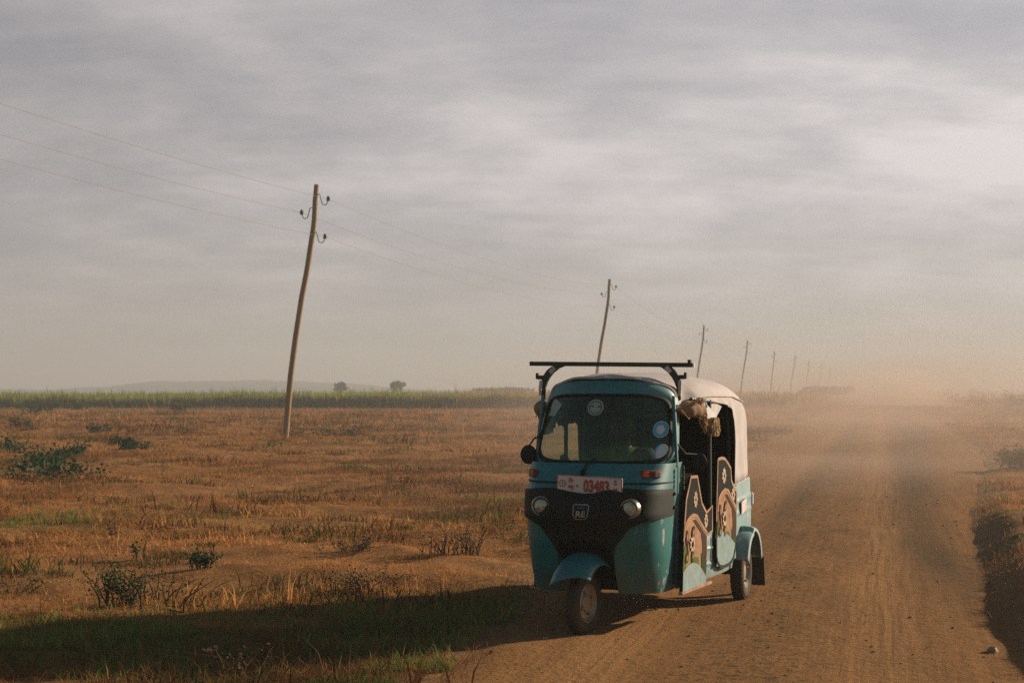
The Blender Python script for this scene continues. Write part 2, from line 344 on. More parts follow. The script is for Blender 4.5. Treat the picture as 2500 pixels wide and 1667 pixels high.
def build_ground():
    ang = np.concatenate([np.arange(-30, 30.001, .17), np.arange(34, 330, 5.0)]); ang = R(1) * ang
    rr = np.concatenate([np.geomspace(.8, 5, 12)[:-1], np.geomspace(5, 75, 360)[:-1], np.geomspace(75, 6000, 90)])
    A, Q = np.meshgrid(ang, rr); X = Q * np.sin(A); Y = Q * np.cos(A)
    q = roadq(X, Y); dip = -.024 * nsm(q + .9 * nsm(Y, 13, 60), -1.9, -1.5) * (1 - nsm(q - 1.7 * nsm(Y, 11, 42), 1.35, 1.75)) * (1 - nsm(Y, 500, 700)) * nsm(Y, -16, -12)
    Z = height(X, Y) + dip - nsm(Q, 55, 300) * .0
    n = len(ang); V = np.stack([X.ravel(), Y.ravel(), Z.ravel()], 1)
    i, j = np.meshgrid(np.arange(len(rr) - 1), np.arange(n), indexing='ij'); k = (j + 1) % n
    F = np.stack([i * n + j, (i + 1) * n + j, (i + 1) * n + k, i * n + k], -1).reshape(-1, 4)
    # cap under the camera
    V = np.vstack([V, [[0, 0, float(height(0, 0)) - .0]]]); j = np.arange(n); T = np.stack([j, (j + 1) % n, np.full(n, len(V) - 1)], -1)
    vg = np.append((nsm(q - edge_l(Y), -1.5, -.0) * (1 - nsm(q - edge_r(Y), .0, 1.2))).ravel() * (.65 + .7 * fbm(X / .7, Y / .7, 57, 3).ravel()), 1.)
    o = np_mesh('ground', V, F, T, ground_mat(), np.stack([np.clip(vg, 0, 1), np.append((np.exp(-((Y - (10.55 + .40 * (X - .2))) / .85) ** 2) * (q < 0) * np.clip(fbm(X / .9, Y / .6, 59, 4) * 2.4 - .45, 0, 1)).ravel(), 0), 0 * vg], 1))  # green channel: the rickshaw shadow's green put into the soil colour
    tag(o, 'flat dry brown grassland stretching to the horizon', 'ground', kind='structure')
    # road
    ys = np.concatenate([np.arange(-14, 5, .4), np.arange(5, 45, .07), np.geomspace(45, 650, 120)])
    qs = np.linspace(-3.3, 4.0, 140); YY, QQ = np.meshgrid(ys, qs, indexing='ij')
    el = edge_l(YY)
    er = edge_r(YY)
    XX = 1.62 + SL * (YY - 9.57) + QQ / .9707
    ZZ = height(XX, YY) + .004 - .055 * nsm(el - QQ, -.25, .45) - .055 * nsm(QQ - er, -.25, .45)
    n = len(qs); V = np.stack([XX.ravel(), YY.ravel(), ZZ.ravel()], 1)
    i, j = np.meshgrid(np.arange(len(ys) - 1), np.arange(n - 1), indexing='ij')
    F = np.stack([i * n + j, i * n + j + 1, (i + 1) * n + j + 1, (i + 1) * n + j], -1).reshape(-1, 4)
    yq = YY.ravel(); qq = QQ.ravel(); track_band = .80 * np.exp(-((qq - np.interp(yq, [9, 13, 16.7, 30, 58], [1.62, 1.36, 1.06, 1.3, 1.9])) / (.20 + .010 * yq)) ** 2) * nsm(yq, 9, 14) + .45 * np.exp(-((qq + .55) / .42) ** 2) * nsm(yq, 13, 20)  # darker bands along the track, one wandering right, one left of centre
    track_band = np.clip(track_band * (.5 + 1.0 * fbm(qq / .5, yq / 3.5, 47, 3)) + .35 * np.clip(fbm(qq / .55, yq / .8, 49, 4) - .52, 0, 1) * 4 * np.exp(-((qq - .1) / .6) ** 2), 0, .8)
    o = np_mesh('road', V, F, None, road_mat(), np.stack([track_band, np.clip((np.exp(-((qq - .72) / .26) ** 2) + .8 * np.exp(-((qq + .95) / .3) ** 2)) * (.35 + 1.1 * fbm(qq / .12, yq / 4, 63, 3)), 0, 1), np.exp(-((qq - .02) / .5) ** 2) * (.3 + 1.2 * fbm(qq / .6, yq / 1.2, 64, 3))], 1))
    tag(o, 'rutted brown dirt track running away to the horizon', 'dirt road', kind='structure')
build_ground()

def build_hills():
    m, nt, p = newmat('far_hill'); setc(p.inputs['Base Color'], (.10, .095, .06)); p.inputs['Roughness'].default_value = 1
    rows = []
    xs = np.linspace(-700, 700, 220)
    prof = 1.4 * (1.2 + 13 * np.clip(fbm(xs / 150 + 4, xs * 0, 44, 4) - .30, 0, 1)) * (1 - nsm(xs, -170, -40) * .8)
    for t in np.linspace(0, 1, 9):
        rows.append([(float(x), 880 + 220 * t, float(h * math.sin(math.pi * t) * (.9 + .2 * random.random())) - .5) for x, h in zip(xs, prof)])
    o = MB().grid(rows).build('hills', m); tag(o, 'low pale hills in the haze along the left horizon', 'hills', kind='structure')
build_hills()

# ------------------------------------------------------------------ vegetation stuff
def blades(px, py, hh, ww, tint, two, lean=.6):
    """one bent blade per point"""
    n = len(px); az = RNG.uniform(0, 2 * np.pi, n); ln = RNG.uniform(.1, 1, n) * lean; wz = RNG.uniform(0, 2 * np.pi, n)
    z0 = height(px, py) - .01; dx, dy = np.cos(az), np.sin(az); sx, sy = np.cos(wz), np.sin(wz)
    P = lambda t, k: np.stack([px + dx * hh * ln * t * t + sx * ww * k, py + dy * hh * ln * t * t + sy * ww * k, z0 + hh * (t - .28 * ln * t * t)], 1)
    if two:
        V = np.stack([P(0, -.5), P(0, .5), P(.55, .38), P(.55, -.38), P(1, 0)], 1).reshape(-1, 3); b = np.arange(n) * 5
        F4 = np.stack([b, b + 1, b + 2, b + 3], 1); F3 = np.stack([b + 3, b + 2, b + 4], 1); k = 5
    else:
        V = np.stack([P(0, -.5), P(0, .5), P(1, 0)], 1).reshape(-1, 3); b = np.arange(n) * 3; F4 = None; F3 = np.stack([b, b + 1, b + 2], 1); k = 3
    return V, F4, F3, np.repeat(tint, k, 0)
class Pile:
    def __init__(s): s.V = []; s.F4 = []; s.F3 = []; s.T = []; s.n = 0
    def add(s, V, F4, F3, T):
        s.V.append(V); s.T.append(T)
        if F4 is not None: s.F4.append(F4 + s.n)
        if F3 is not None: s.F3.append(F3 + s.n)
        s.n += len(V)
    def build(s, name, mat):
        return np_mesh(name, np.vstack(s.V), np.vstack(s.F4) if s.F4 else None, np.vstack(s.F3) if s.F3 else None, mat, np.vstack(s.T), smooth=False)
STRAW = np.array([.56, .260, .080]); TAN = np.array([.41, .178, .051]); BRN = np.array([.145, .064, .023]); GRN = np.array([.085, .150, .032]); OLV = np.array([.17, .19, .042])
def grass():
    pile = Pile()
    bands = [(6.3, 9, 3000, .040, .0042, True), (9, 14, 1900, .043, .005, True), (14, 22, 900, .050, .007, True), (22, 36, 320, .062, .012, False), (36, 62, 95, .085, .022, False), (62, 124, 26, .12, .045, False)]
    for d0, d1, den, hgt, wid, two in bands:
        hw = .40 * d1 + 1.0; N = int(den * (d1 - d0) * 2 * hw); y = RNG.uniform(d0, d1, N); x = RNG.uniform(-hw, hw, N)
        k = np.abs(x) < .40 * y + 1.0; x, y = x[k], y[k]; q = roadq(x, y)
        jl = edge_l(y) - .28 + RNG.normal(0, .30, len(x)) + .8 * (fbm(x / .8, y / .8, 58, 3) - .5); jr = edge_r(y) + .2 + RNG.normal(0, .22, len(x))
        cov = fbm(x / 1.7, y / 1.1, 61, 4); fine = fbm(x / .35, y / .35, 62, 2)
        keep = ((q < jl) | (q > jr)) & (RNG.uniform(0, 1, len(x)) < np.clip((cov * .9 + fine * .45 - .42) * 3.2, .10, 1))
        x, y, q, cov, fine = x[keep], y[keep], q[keep], cov[keep], fine[keep]; n = len(x)
        pat = fbm(x / 4.5, y / 2.2, 71, 4); gp = fbm(x / 2.6 + 40, y / 1.3, 75, 4); dk = fbm(x / 1.3, y / .55, 77, 3)
        u = RNG.uniform(0, 1, n)[:, None]; T = TAN * (1 - u) + STRAW * u
        w = np.clip((.485 - pat) * 8, 0, .9)[:, None]; T = T * (1 - w) + BRN * w
        w = (np.clip((dk - .55) * 7, 0, .75) * (RNG.uniform(0, 1, n) < .8))[:, None]; T = T * (1 - w) + BRN * w
        # greener grass in a band following the rickshaw's shadow, colouring the shade
        shadow_green = np.exp(-((y - (10.55 + .40 * (x - .2))) / .85) ** 2) * (q < 0) * .50
        w = (np.clip((gp + shadow_green - .60) * 8, 0, .95) * (RNG.uniform(0, 1, n) < .8))[:, None]; gg = OLV * (1 - u) + GRN * u; T = T * (1 - w) + gg * w
        T = T * RNG.uniform(.72, 1.28, (n, 1))
        h = hgt * RNG.lognormal(-.15, .42, n) * (.55 + 1.0 * cov) * (.7 + .8 * (pat < .47)); h = np.where(RNG.uniform(0, 1, n) < .012, h * 2.6, h)
        pile.add(*blades(x, y, h * 1.25, wid * RNG.uniform(.6, 1.5, n), T, two, 1.9))
    nc = 6000; cy_ = 7 + 85 * RNG.uniform(0, 1, nc) ** 1.9; cx_ = RNG.uniform(-.42, .42, nc) * cy_; qq = roadq(cx_, cy_); k = ((qq < edge_l(cy_) - .25) | (qq > edge_r(cy_) + .35)) & (fbm(cx_ / 3.4, cy_ / 1.3, 66, 3) > .52); cx_, cy_ = cx_[k], cy_[k]; nc = len(cx_)
    nb = 46; sz = RNG.lognormal(0, .5, nc) * (.055 + cy_ * .0013); X = np.repeat(cx_, nb) + RNG.normal(0, 1, nc * nb) * np.repeat(sz, nb) * 1.3; Y = np.repeat(cy_, nb) + RNG.normal(0, 1, nc * nb) * np.repeat(sz, nb) * .8
    kind = RNG.uniform(0, 1, nc)[:, None]; C = np.where(kind < .62, BRN * .62, np.where(kind < .86, GRN * .5, STRAW * .9)); T = np.repeat(C, nb, 0) * RNG.uniform(.6, 1.35, (nc * nb, 1))
    pile.add(*blades(X, Y, np.repeat(sz, nb) * RNG.uniform(.3, 1.2, nc * nb), np.repeat(sz, nb) * .045 + .0018 + Y * .00012, T, True, 1.1))
    o = pile.build('dry_grass', M['grass']); tag(o, 'short dry brown and straw coloured grass over the field', 'grass', kind='stuff')
    N = 42000; x = RNG.uniform(-4.6, .1, N); y = 10.5 + .40 * (x - .2) + RNG.normal(0, .62, N); k = (roadq(x, y) < edge_l(y) - .05) & (fbm(x / .9, y / .6, 59, 4) > .44); x, y = x[k], y[k]; n = len(x); u = RNG.uniform(0, 1, (n, 1))  # extra green blades laid along the rickshaw's shadow to colour it
    T = (GRN * u + OLV * (1 - u)) * RNG.uniform(.85, 1.7, (n, 1)); T = np.where(RNG.uniform(0, 1, (n, 1)) < .25, TAN * .9, T)
    pl = Pile(); pl.add(*blades(x, y, .065 * RNG.lognormal(-.1, .4, n), .0055 * RNG.uniform(.6, 1.5, n), T, True, 1.3))
    tag(pl.build('shadow_band_grass', M['grass']), 'low green grass added along the rickshaw shadow to tint it green', 'grass', kind='stuff')
    # two bright green tufts near the lower edge
    for (cx, cy, r, lab) in ((-.64, 8.62, .20, 'bright green grass tuft at the track edge, higher in the photo of two'), (-.86, 8.12, .17, 'bright green grass tuft cut by the bottom of the photo')):
        n = 900; a = RNG.uniform(0, 6.28, n); rr = r * np.sqrt(RNG.uniform(0, 1, n)) * 1.5; px = cx + rr * np.cos(a); py = cy + rr * np.sin(a) * .6
        T = (np.array([.13, .17, .035]) * RNG.uniform(.6, 1.3, (n, 1))); pl = Pile(); pl.add(*blades(px, py, RNG.uniform(.03, .085, n), np.full(n, .005), T, True, .9))
        tag(pl.build('grass_tuft', M['grass']), lab, 'grass tuft', 'green grass tufts at the track edge')
grass()

def crops():
    pile = Pile(); N = 52000
    y = 124 + RNG.exponential(26, N); y = np.where(y > 420, 124 + RNG.uniform(0, 40, N), y); y[:9000] = 124 + RNG.uniform(0, 2.5, 9000); x = RNG.uniform(-.44, 1, N) * y * 1.0
    x = np.where(RNG.uniform(0, 1, N) < .5, RNG.uniform(-.44, .1, N) * y, RNG.uniform(-.2, .22, N) * y)
    lim = 1.62 + SL * (y - 9.57) - 7; k = (x < lim) & (x > -.44 * y); x, y = x[k], y[k]; y = y + (fbm(x / 9, x * 0, 5) - .5) * 5
    n = len(x); pt = fbm(x / 14, y / 14, 81, 4); hh = RNG.normal(1.24, .16, n) * (.80 + .4 * pt); hh = hh * (.70 + .36 * fbm(x / 2.5, y / 4, 84, 3) + .26 * fbm(x / 11, y / 30, 86, 3)); hh = np.where(RNG.uniform(0, 1, n) < .04, hh * 1.38, hh)
    right = nsm(x / y, -.10, .06)[:, None]
    u = RNG.uniform(0, 1, n)[:, None]; g = np.array([.105, .150, .022]) * (1 - u) + np.array([.235, .215, .045]) * u
    dry = np.array([.30, .19, .08]); w = np.clip(right * .65 + (RNG.uniform(0, 1, (n, 1)) < .18) * .6, 0, 1); T = (g * (1 - w) + dry * w) * 1.3; T = T * RNG.uniform(.6, 1.3, (n, 1)) * (.75 + .5 * pt[:, None])
    for rep in range(3):
        pile.add(*blades(x + RNG.normal(0, .12, n), y + RNG.normal(0, .12, n), hh * RNG.uniform(.65, 1, n), RNG.uniform(.05, .13, n), T * RNG.uniform(.8, 1.2, (n, 1)), True, .28))
    tag(pile.build('crop_field', M['crop']), 'band of green standing crop across the far edge of the field', 'crop', kind='stuff')
crops()

def weed(name, x, y, h, spread, nst, nleaf, leafsize, lab, group, green=(.022, .045, .020), bare=.0, cat='weed'):
    z = float(height(x, y)); root = empty(name, (x, y, z)); tag(root, lab, cat, group)
    st = MB(); V = []; F = []; T = []
    for s in range(nst):
        a = random.uniform(0, 6.28); rr = spread * random.uniform(.25, 1); top = h * random.uniform(.5, 1)
        bx, by = math.cos(a) * rr, math.sin(a) * rr * .8; c0 = random.uniform(.25, .7); o0 = Vector((bx * c0 + random.gauss(0, .2) * spread, by * c0 + random.gauss(0, .2) * spread, -.02)); bx, by = bx * (1 - c0), by * (1 - c0); p = [Vector((0, 0, -.03)), o0]
        for k in range(1, 6):
            t = k / 5; p.append(Vector((o0.x + bx * t ** 1.2 + random.uniform(-.05, .05) * h, o0.y + by * t ** 1.2 + random.uniform(-.05, .05) * h, top * t ** .85)))
        st.tube(p, [.006 * (1 - .75 * i / 5) * (h / .5 + .6) for i in [0, 0, 1, 2, 3, 4, 5]], 5); p = p[1:]
        for l in range(int(nleaf * 1.5 * (0 if random.random() < bare else 1))):
            t = random.uniform(.2, 1); i = min(4, int(t * 5)); q = p[i].lerp(p[i + 1], t * 5 - i) + Vector((random.gauss(0, .07), random.gauss(0, .07), random.gauss(0, .05))) * (h + spread)
            q.z = max(.01, q.z); d = Vector((random.gauss(0, 1), random.gauss(0, 1), random.gauss(.2, .6))).normalized(); e = d.orthogonal().normalized(); e = Matrix.Rotation(random.uniform(0, 6.28), 3, d) @ e
            L = leafsize * .62 * random.uniform(.6, 1.5); b = len(V)
            V += [q, q + d * L * .5 + e * L * .32, q + d * L, q + d * L * .5 - e * L * .32]; F.append((b, b + 1, b + 2, b + 3))
            c = np.array(green) * random.uniform(.6, 1.5) * (1 + .25 * (random.random() - .5)); T += [c] * 4
    st.build('stem', M['stem'], root)
    if V:
        o = np_mesh('foliage', np.array([tuple(v) for v in V]), np.array(F), None, M['leaf'], np.array(T), smooth=False); o.parent = root
    return root
def at(px, py, d=None):                                # ground point seen at a pixel of the 2500 px photograph
    d = 3650 * 1.6 / (py - 950) if d is None else d
    return (px - 1250) / 3650 * d, d
DG = (.026, .060, .022); BR = (.085, .050, .026)
FG = 'dark weeds in the near grass'; BG = 'dark green bushes in the mid field'
for (px, py, h, spd, ns, nl, ls, lab, g, c, br) in [
    (262, 1482, .34, .24, 16, 30, .034, 'dark leafy weed clump at the left end of the tangled foreground weeds', FG, DG, 0),
    (372, 1478, .30, .46, 30, 20, .030, 'tangled twiggy dark weed, widest of the foreground clumps', FG, DG, .3),
    (492, 1415, .17, .17, 14, 26, .036, 'small dark green weed right of the tangled foreground weeds', FG, DG, 0),
    (345, 1380, .20, .10, 5, 14, .04, 'spindly green weed standing behind the tangled foreground weeds', FG, DG, .2),
    (282, 1345, .20, .08, 4, 9, .04, 'thin dark upright weed far left of the lit grass ridge', FG, DG, .2),
    (1075, 1378, .24, .26, 18, 12, .034, 'dead brown curled weed a step left of the auto rickshaw', FG, BR, .4),
    (1145, 1372, .32, .18, 16, 14, .034, 'tall dead brown weed nearest the auto rickshaw on its left', FG, BR, .3),
    (870, 1372, .14, .26, 16, 18, .030, 'low green weed alone in the lit grass left of the dead brown weeds', FG, (.035, .05, .02), .1),
    (590, 1640, .20, .18, 10, 14, .035, 'brown withered weed at the bottom edge below the long shadow', FG, BR, .3),
    (905, 1445, .14, .42, 24, 16, .030, 'dark low weed on the upper edge of the long shadow', FG, (.03, .035, .015), .2),
    (40, 1455, .13, .25, 9, 12, .035, 'low brown weed at the left edge of the photo', FG, BR, .3)]:
    x, y = at(px, py); weed('weed_plant', x, y, h, spd, ns, nl, ls, lab, g, c, br)
k = 0
for (px, py, h, spd, lab) in [
    (30, 1112, .75, .9, 'dark green bush at the photo edge, upper of the left patch'), (75, 1180, .55, .9, 'dark green bush lowest at the left edge'),
    (140, 1130, .60, .8, 'dark green bush mid left of the bush patch'), (185, 1120, .60, .55, 'dark green bush right of centre in the bush patch'),
    (112, 1140, .5, .5, 'small dark green bush between two larger ones'), (60, 1050, .8, .8, 'dark green bush farthest back at the left edge'),
    (150, 1165, .45, .9, 'low sprawling dark bush under the bush patch'),
    (238, 1058, .5, .5, 'lone small green bush right of the bush patch'), (320, 1098, .35, .5, 'scrubby small bush in open grass towards the first pole'),
    (298, 1085, .3, .4, 'little dark sprig in open grass'), (188, 1003, 1.0, 1.6, 'green bush in front of the crop at left'), (100, 1010, .9, 1.5, 'leftmost green bush in front of the crop'), (438, 1004, 1.0, .9, 'green bush alone before the crop, left of the first pole'),
    (760, 1062, .55, 1.9, 'wide brown scrub just right of the first pole foot'), (850, 1068, .6, 1.4, 'brown scrub mound further right of the first pole foot')]:
    x, y = at(px, py); c = DG if py > 1020 or px < 150 else (.055, .085, .03)
    if px > 700: c = (.085, .062, .032)
    weed('field_bush', x, y, h * (.55 if py > 1020 else .8), spd * .9, 15, 18, .11 if y < 60 else .26, lab, BG, c, .15, cat='bush')
for (px, py, d, h, spd, lab) in [(2505, 1150, None, .42, .6, 'dark green bush at the right edge of the photo by the track bank'), (2462, 1012, None, 1.3, 4.0, 'hazy brown thicket right of the far dust cloud')]:
    x, y = at(px, py, d); weed('field_bush', x, y, h, spd, 26, 50 if y < 50 else 130, .09 if y < 50 else .13, lab, 'bushes right of the track', DG, 0, cat='bush')

def tree(name, x, y, h, wd, lab, group, lean=0, n=900, col_=(.040, .045, .020)):
    root = empty(name, (x, y, float(height(x, y)))); tag(root, lab, 'tree', group)
    t = MB(); t.tube([(0, 0, -.1), (.05, 0, h * .25), (lean * .3, .05, h * .5)], [h * .035, h * .028, h * .015], 7)
    for a in range(5): t.tube([(.05, 0, h * .25), (math.cos(a * 1.3) * wd * .15, math.sin(a * 1.3) * wd * .15, h * .45), (math.cos(a * 1.3) * wd * .32, math.sin(a * 1.3) * wd * .32, h * .7)], [h * .018, h * .012, h * .005], 5)
    t.build('trunk', M['stem'], root)
    V = []; F = []; T = []
    cl = [(random.gauss(0, .2), random.gauss(0, .2), random.uniform(-.25, .3), random.uniform(.22, .38)) for _ in range(14)]
    for i in range(n):
        c = random.choice(cl); d = Vector((random.gauss(0, 1), random.gauss(0, 1), random.gauss(0, 1))).normalized() * c[3] * random.uniform(.5, 1)
        q = Vector(((c[0] + d.x) * wd + lean * .5, (c[1] + d.y) * wd, h * (.62 + (c[2] + d.z) * .72))); q.z = max(q.z, h * .22)
        e = Vector((random.gauss(0, 1), random.gauss(0, 1), random.gauss(0, 1))).normalized(); g = e.orthogonal().normalized(); L = wd * random.uniform(.035, .08); b = len(V)
        V += [q - e * L, q + g * L, q + e * L, q - g * L]; F.append((b, b + 1, b + 2, b + 3)); T += [np.array(col_) * random.uniform(.55, 1.5)] * 4
    o = np_mesh('crown', np.array([tuple(v) for v in V]), np.array(F), None, M['leaf'], np.array(T), smooth=False); o.parent = root
    return root
def atd(px, d): return (px - 1250) / 3650 * d, d
x, y = atd(833, 330); tree('small_tree', x, y, 3.1, 3.1, 'small round tree beyond the crop, left of the two', 'lone round trees beyond the crop', 0)
x, y = atd(964, 330); tree('small_tree', x, y, 3.2, 3.6, 'slightly leaning round tree beyond the crop, right of the two', 'lone round trees beyond the crop', .5)
for px, d, h, w, lab in [(1195, 420, 1.9, 7, 'low flat dark bush on the horizon left of the auto rickshaw'), (1250, 430, 2.1, 8, 'low dark bush on the horizon touching the rickshaw roof rack side'),
                         (1985, 300, 2.0, 6, 'dusty low tree on the horizon right of the rickshaw canopy'), (2062, 285, 2.1, 5.5, 'blocky dusty tree on the horizon beside the pale dust cloud')]:
    x, y = atd(px, d); tree('low_tree', x, y, h, w, lab, 'low trees on the horizon', 0, 700)

# stones, clods
def stones():
    def rock(mb, x, y, r):
        z = float(height(x, y)); b = len(mb.v); mb.ball((x, y, z + r * .35), (r * random.uniform(.8, 1.3), r, r * random.uniform(.55, .8)), 9, 6)
        for i in range(b, len(mb.v)):
            p = Vector(mb.v[i]); c = Vector((x, y, z + r * .35)); mb.v[i] = tuple(c + (p - c) * random.uniform(.8, 1.15))
    mb = MB()
    for i in range(700):
        y = random.uniform(6.5, 26) if random.random() < .75 else random.uniform(6.5, 11); q = random.gauss(.05, .75) if random.random() < .6 else random.uniform(-1.7, 1.6); x = 1.62 + SL * (y - 9.57) + q / .97
        rock(mb, x, y, min(.0095, random.lognormvariate(-5.5, .5)) * (1 + y / 22))
    tag(mb.build('dirt_clods', plain('clod_soil', (.17, .098, .046), 1, var=.5, scale=9)), 'scattered small dark clods and pebbles on the dirt track', 'clods', kind='stuff')
    rm = plain('pale_stone', (.30, .21, .14), .9, var=.3, scale=30, bumpy=.5)
    for px, py, r, lab in [(2424, 1592, .032, 'round stone lying at the right edge of the track'), (385, 1612, .026, 'pale stone in the long shadow at the lower left'), (1332, 1560, .02, 'little pale stone by the front wheel')]:
        x, y = at(px, py); m = MB(); rock(m, x, y, r); tag(m.build('stone', rm), lab, 'stone', 'loose stones')
stones()

# ------------------------------------------------------------------ power poles and lines
def wood_mat():
    m, nt, p = newmat('weathered_pole_wood'); f = noise(nt, 6, 6, .7, stretch=((3, 3, .25), 0))
    nt.links.new(ramp(nt, f, [(.3, (.17, .115, .055)), (.7, (.34, .225, .11))]), p.inputs['Base Color']); p.inputs['Roughness'].default_value = .9; bump(nt, p, f, .5, .01); return m
M['wood'] = wood_mat()
M['iron'] = plain('bracket_iron', (.10, .08, .05), .7); M['wire'] = plain('aluminium_wire', (.22, .18, .13), .8); M['porcelain'] = plain('brown_insulator', (.035, .038, .02), .4)
INS = [(.42, 7.90, 1), (-.40 , 7.45, -1), (.43, 6.65, 1)]
SHAFT = [(0, -.5), (0, 0), (.07, .9), (.17, 2.06), (.33, 3.3), (.54, 4.67), (.72, 5.6), (.84, 6.41), (.93, 7.0), (.96, 7.3), (.985, 7.9), (1.03, 8.41)]
def make_pole():
    root = empty('power_pole')
    MB().tube([(a, 0, b) for a, b in SHAFT], [.10, .10, .10, .10, .098, .096, .094, .092, .09, .088, .085, .08], 12).build('post', M['wood'], root)
    for (dx, z, s) in INS:
        cx = pw(z, [(b, a) for a, b in SHAFT]); b = MB(); e = abs(dx)
        pts = [(cx + s * .05, -.02, z + .20), (cx + s * .15, -.02, z + .19), (cx + s * .19, -.02, z + .02), (cx + s * .24, -.02, z - .14), (cx + s * .34, -.02, z - .17), (cx + s * .40, -.02, z - .10), (cx + s * .42, -.02, z)]
        b.tube(pts, .016, 6); br = b.build('bracket', M['iron'], root)
        i = MB(); i.lathe([(-.06, .001), (-.06, .05), (-.02, .065), (.0, .045), (.03, .062), (.06, .05), (.10, .025), (.11, .001)], (cx + s * .43, -.02, z + .03), 'z', 12); i.build('insulator', M['porcelain'], br)
    return root
POLES = [(697, 49.5, 1, 0), (1448, 92.6, 1, 0), (1697, 159, 1.0, -.01), (1807, 208, 1.0, .0), (1881, 263, .98, -.04), (1928, 305, 1.02, .01), (1966, 350, .98, -.02), (1996, 400, 1., .0), (2020, 455, 1., -.03)]
PLAB = ['tall crooked wooden power pole standing alone in the field, nearest of the row', 'leaning wooden power pole rising behind the rickshaw roof rack', 'wooden power pole just right of the roof rack end',
        'faint power pole rising above the rear of the rickshaw canopy', 'hazy power pole, first after the canopy in the dust', 'hazy power pole, second after the canopy in the dust', 'very faint power pole, third after the canopy', 'barely visible power pole, fourth after the canopy', 'last and faintest power pole beside the dusty trees']
proto = make_pole(); ends = []
def copy_tree(o, parent=None):
    c = o.copy(); col.objects.link(c)
    if parent: c.parent = parent
    for ch in [q for q in bpy.data.objects if q.parent == o]: copy_tree(ch, c)
    return c
roots = [proto] + [copy_tree(proto) for _ in POLES[1:]]
for root, (px, d, s, lean), lab in zip(roots, POLES, PLAB):
    x, y = atd(px, d); root.location = (x, y, float(height(x, y))); root.scale = (s, s, s); root.rotation_euler = (0, lean, 0)
    tag(root, lab, 'power pole', 'power poles along the track')
    mw = Matrix.Translation(root.location) @ Matrix.Rotation(lean, 4, 'Y') @ Matrix.Scale(s, 4)
    ends.append([mw @ Vector((pw(z, [(b, a) for a, b in SHAFT]) + sg * .43, -.02, z + .03)) for dx, z, sg in INS])
first = [[Vector((-19.0 + o, 5.5, h)) for o, h in ((0, 9.1), (-.8, 8.7), (0, 8.0))]]
allp = first + ends
for w, lab in enumerate(['topmost thin overhead wire strung to the upper right insulator', 'middle overhead wire strung to the left insulator', 'lowest overhead wire strung to the lower right insulator']):
    pts = []
    for a, b in zip(allp, allp[1:]):
        p, q = a[w], b[w]; L = (q - p).length
        for k in range(16):
            t = k / 16; v = p.lerp(q, t); v.z -= 4 * t * (1 - t) * L * .013; pts.append(v)
    pts.append(allp[-1][w])
    o = MB().tube(pts, .0052, 5).build('power_line', M['wire']); tag(o, lab, 'overhead wire', 'power lines')

# ------------------------------------------------------------------ auto rickshaw (x = its left, y = to the tail, z = up)
P0 = (.471, 9.83); YAW = R(20)
RK = empty('auto_rickshaw', (P0[0], P0[1], float(height(*P0)) - .004), -YAW)
tag(RK, 'dusty teal three wheeled auto rickshaw with pale canvas canopy driving on the dirt track', 'auto rickshaw')
def us(w): return .505 + .115 * sm(w, .45, 1.55)
def cowlW(u, z):
    a = pw(z, [(.25, .472), (.5, .490), (.9, .502), (1.1, .506)]); w0 = pw(z, [(.25, .16), (.4, .07), (.6, .0), (.78, -.03), (.92, .02), (1.0, .09), (1.12, .20)])
    n = 3.1; k = min(1, abs(u) / a); w = .53 - (.53 - w0) * (1 - k ** n) ** (1 / n)
    w += .30 * sm(.60 - z, 0, .14) * (1 - sm(abs(u), .125, .19))
    return w
def cowlA(z): return pw(z, [(.25, .472), (.5, .490), (.9, .502), (1.1, .506)])
rows = []
for z in list(np.linspace(.25, 1.11, 40)):
    a = cowlA(z); row = [(-a - .008, .62, z)]
    for k in range(61):
        q = math.sin(math.pi / 2 * (-1 + 2 * k / 60)); u = a * q; row.append((u, cowlW(u, z), z))
    row.append((a + .008, .62, z)); rows.append(row)
c = MB().grid(rows); lo = rows[0]; c.grid([lo, [(x * .97, y + .03, z + .02) for x, y, z in lo]])
cowl = c.build('front_cowl', M['teal'], RK, angle=50)
tr = MB(); tr.tube([(u, cowlW(u, .985) - .004, .985) for u in np.linspace(-.5, .5, 50)], .006, 6); tr.build('trim_line', M['gasket'], cowl)
# black front panel with the bumper band
def zlo(u): return pw(abs(u), [(0, .235), (.14, .235), (.16, .45), (.20, .56), (.305, .70), (.38, .735), (.51, .765)])
def zhi(u): return pw(u, [(-.51, .925), (-.30, .95), (-.20, .952), (-.08, .93), (.0, .920), (.07, .925), (.17, .952), (.3, .957), (.51, .94)])
us_ = list(np.linspace(-.494, .506, 81)); fr = []; n = 14
for u in us_:
    lo, hi = zlo(u), zhi(u); colp = []
    for j in range(n + 1):
        t = j / n; z = lerp(lo, hi, t); bulge = .014 + .030 * sm(z, .66, .76) + .022 * sm(z, .36, .46) * (1 - sm(z, .60, .70)) * (1 - sm(abs(u), .13, .2))
        uu = max(-cowlA(z) * .999, min(cowlA(z) * .999, u)); colp.append((u * (1 + .012 * (bulge > .02)), cowlW(uu, z) - bulge, z))
    z0, z1 = lo - .012, hi + .004; bk = lambda z: (u * .99, cowlW(max(-cowlA(z) * .99, min(cowlA(z) * .99, u)), z) + .03, z)
    fr.append([bk(lo)] + colp + [bk(hi)])
p = MB().grid(fr); p.grid([fr[0], [(x * .97, y + .06, z) for x, y, z in fr[0]]]); p.grid([fr[-1], [(x * .97, y + .06, z) for x, y, z in fr[-1]]])
panel = p.build('front_panel', M['black'], RK, angle=50)
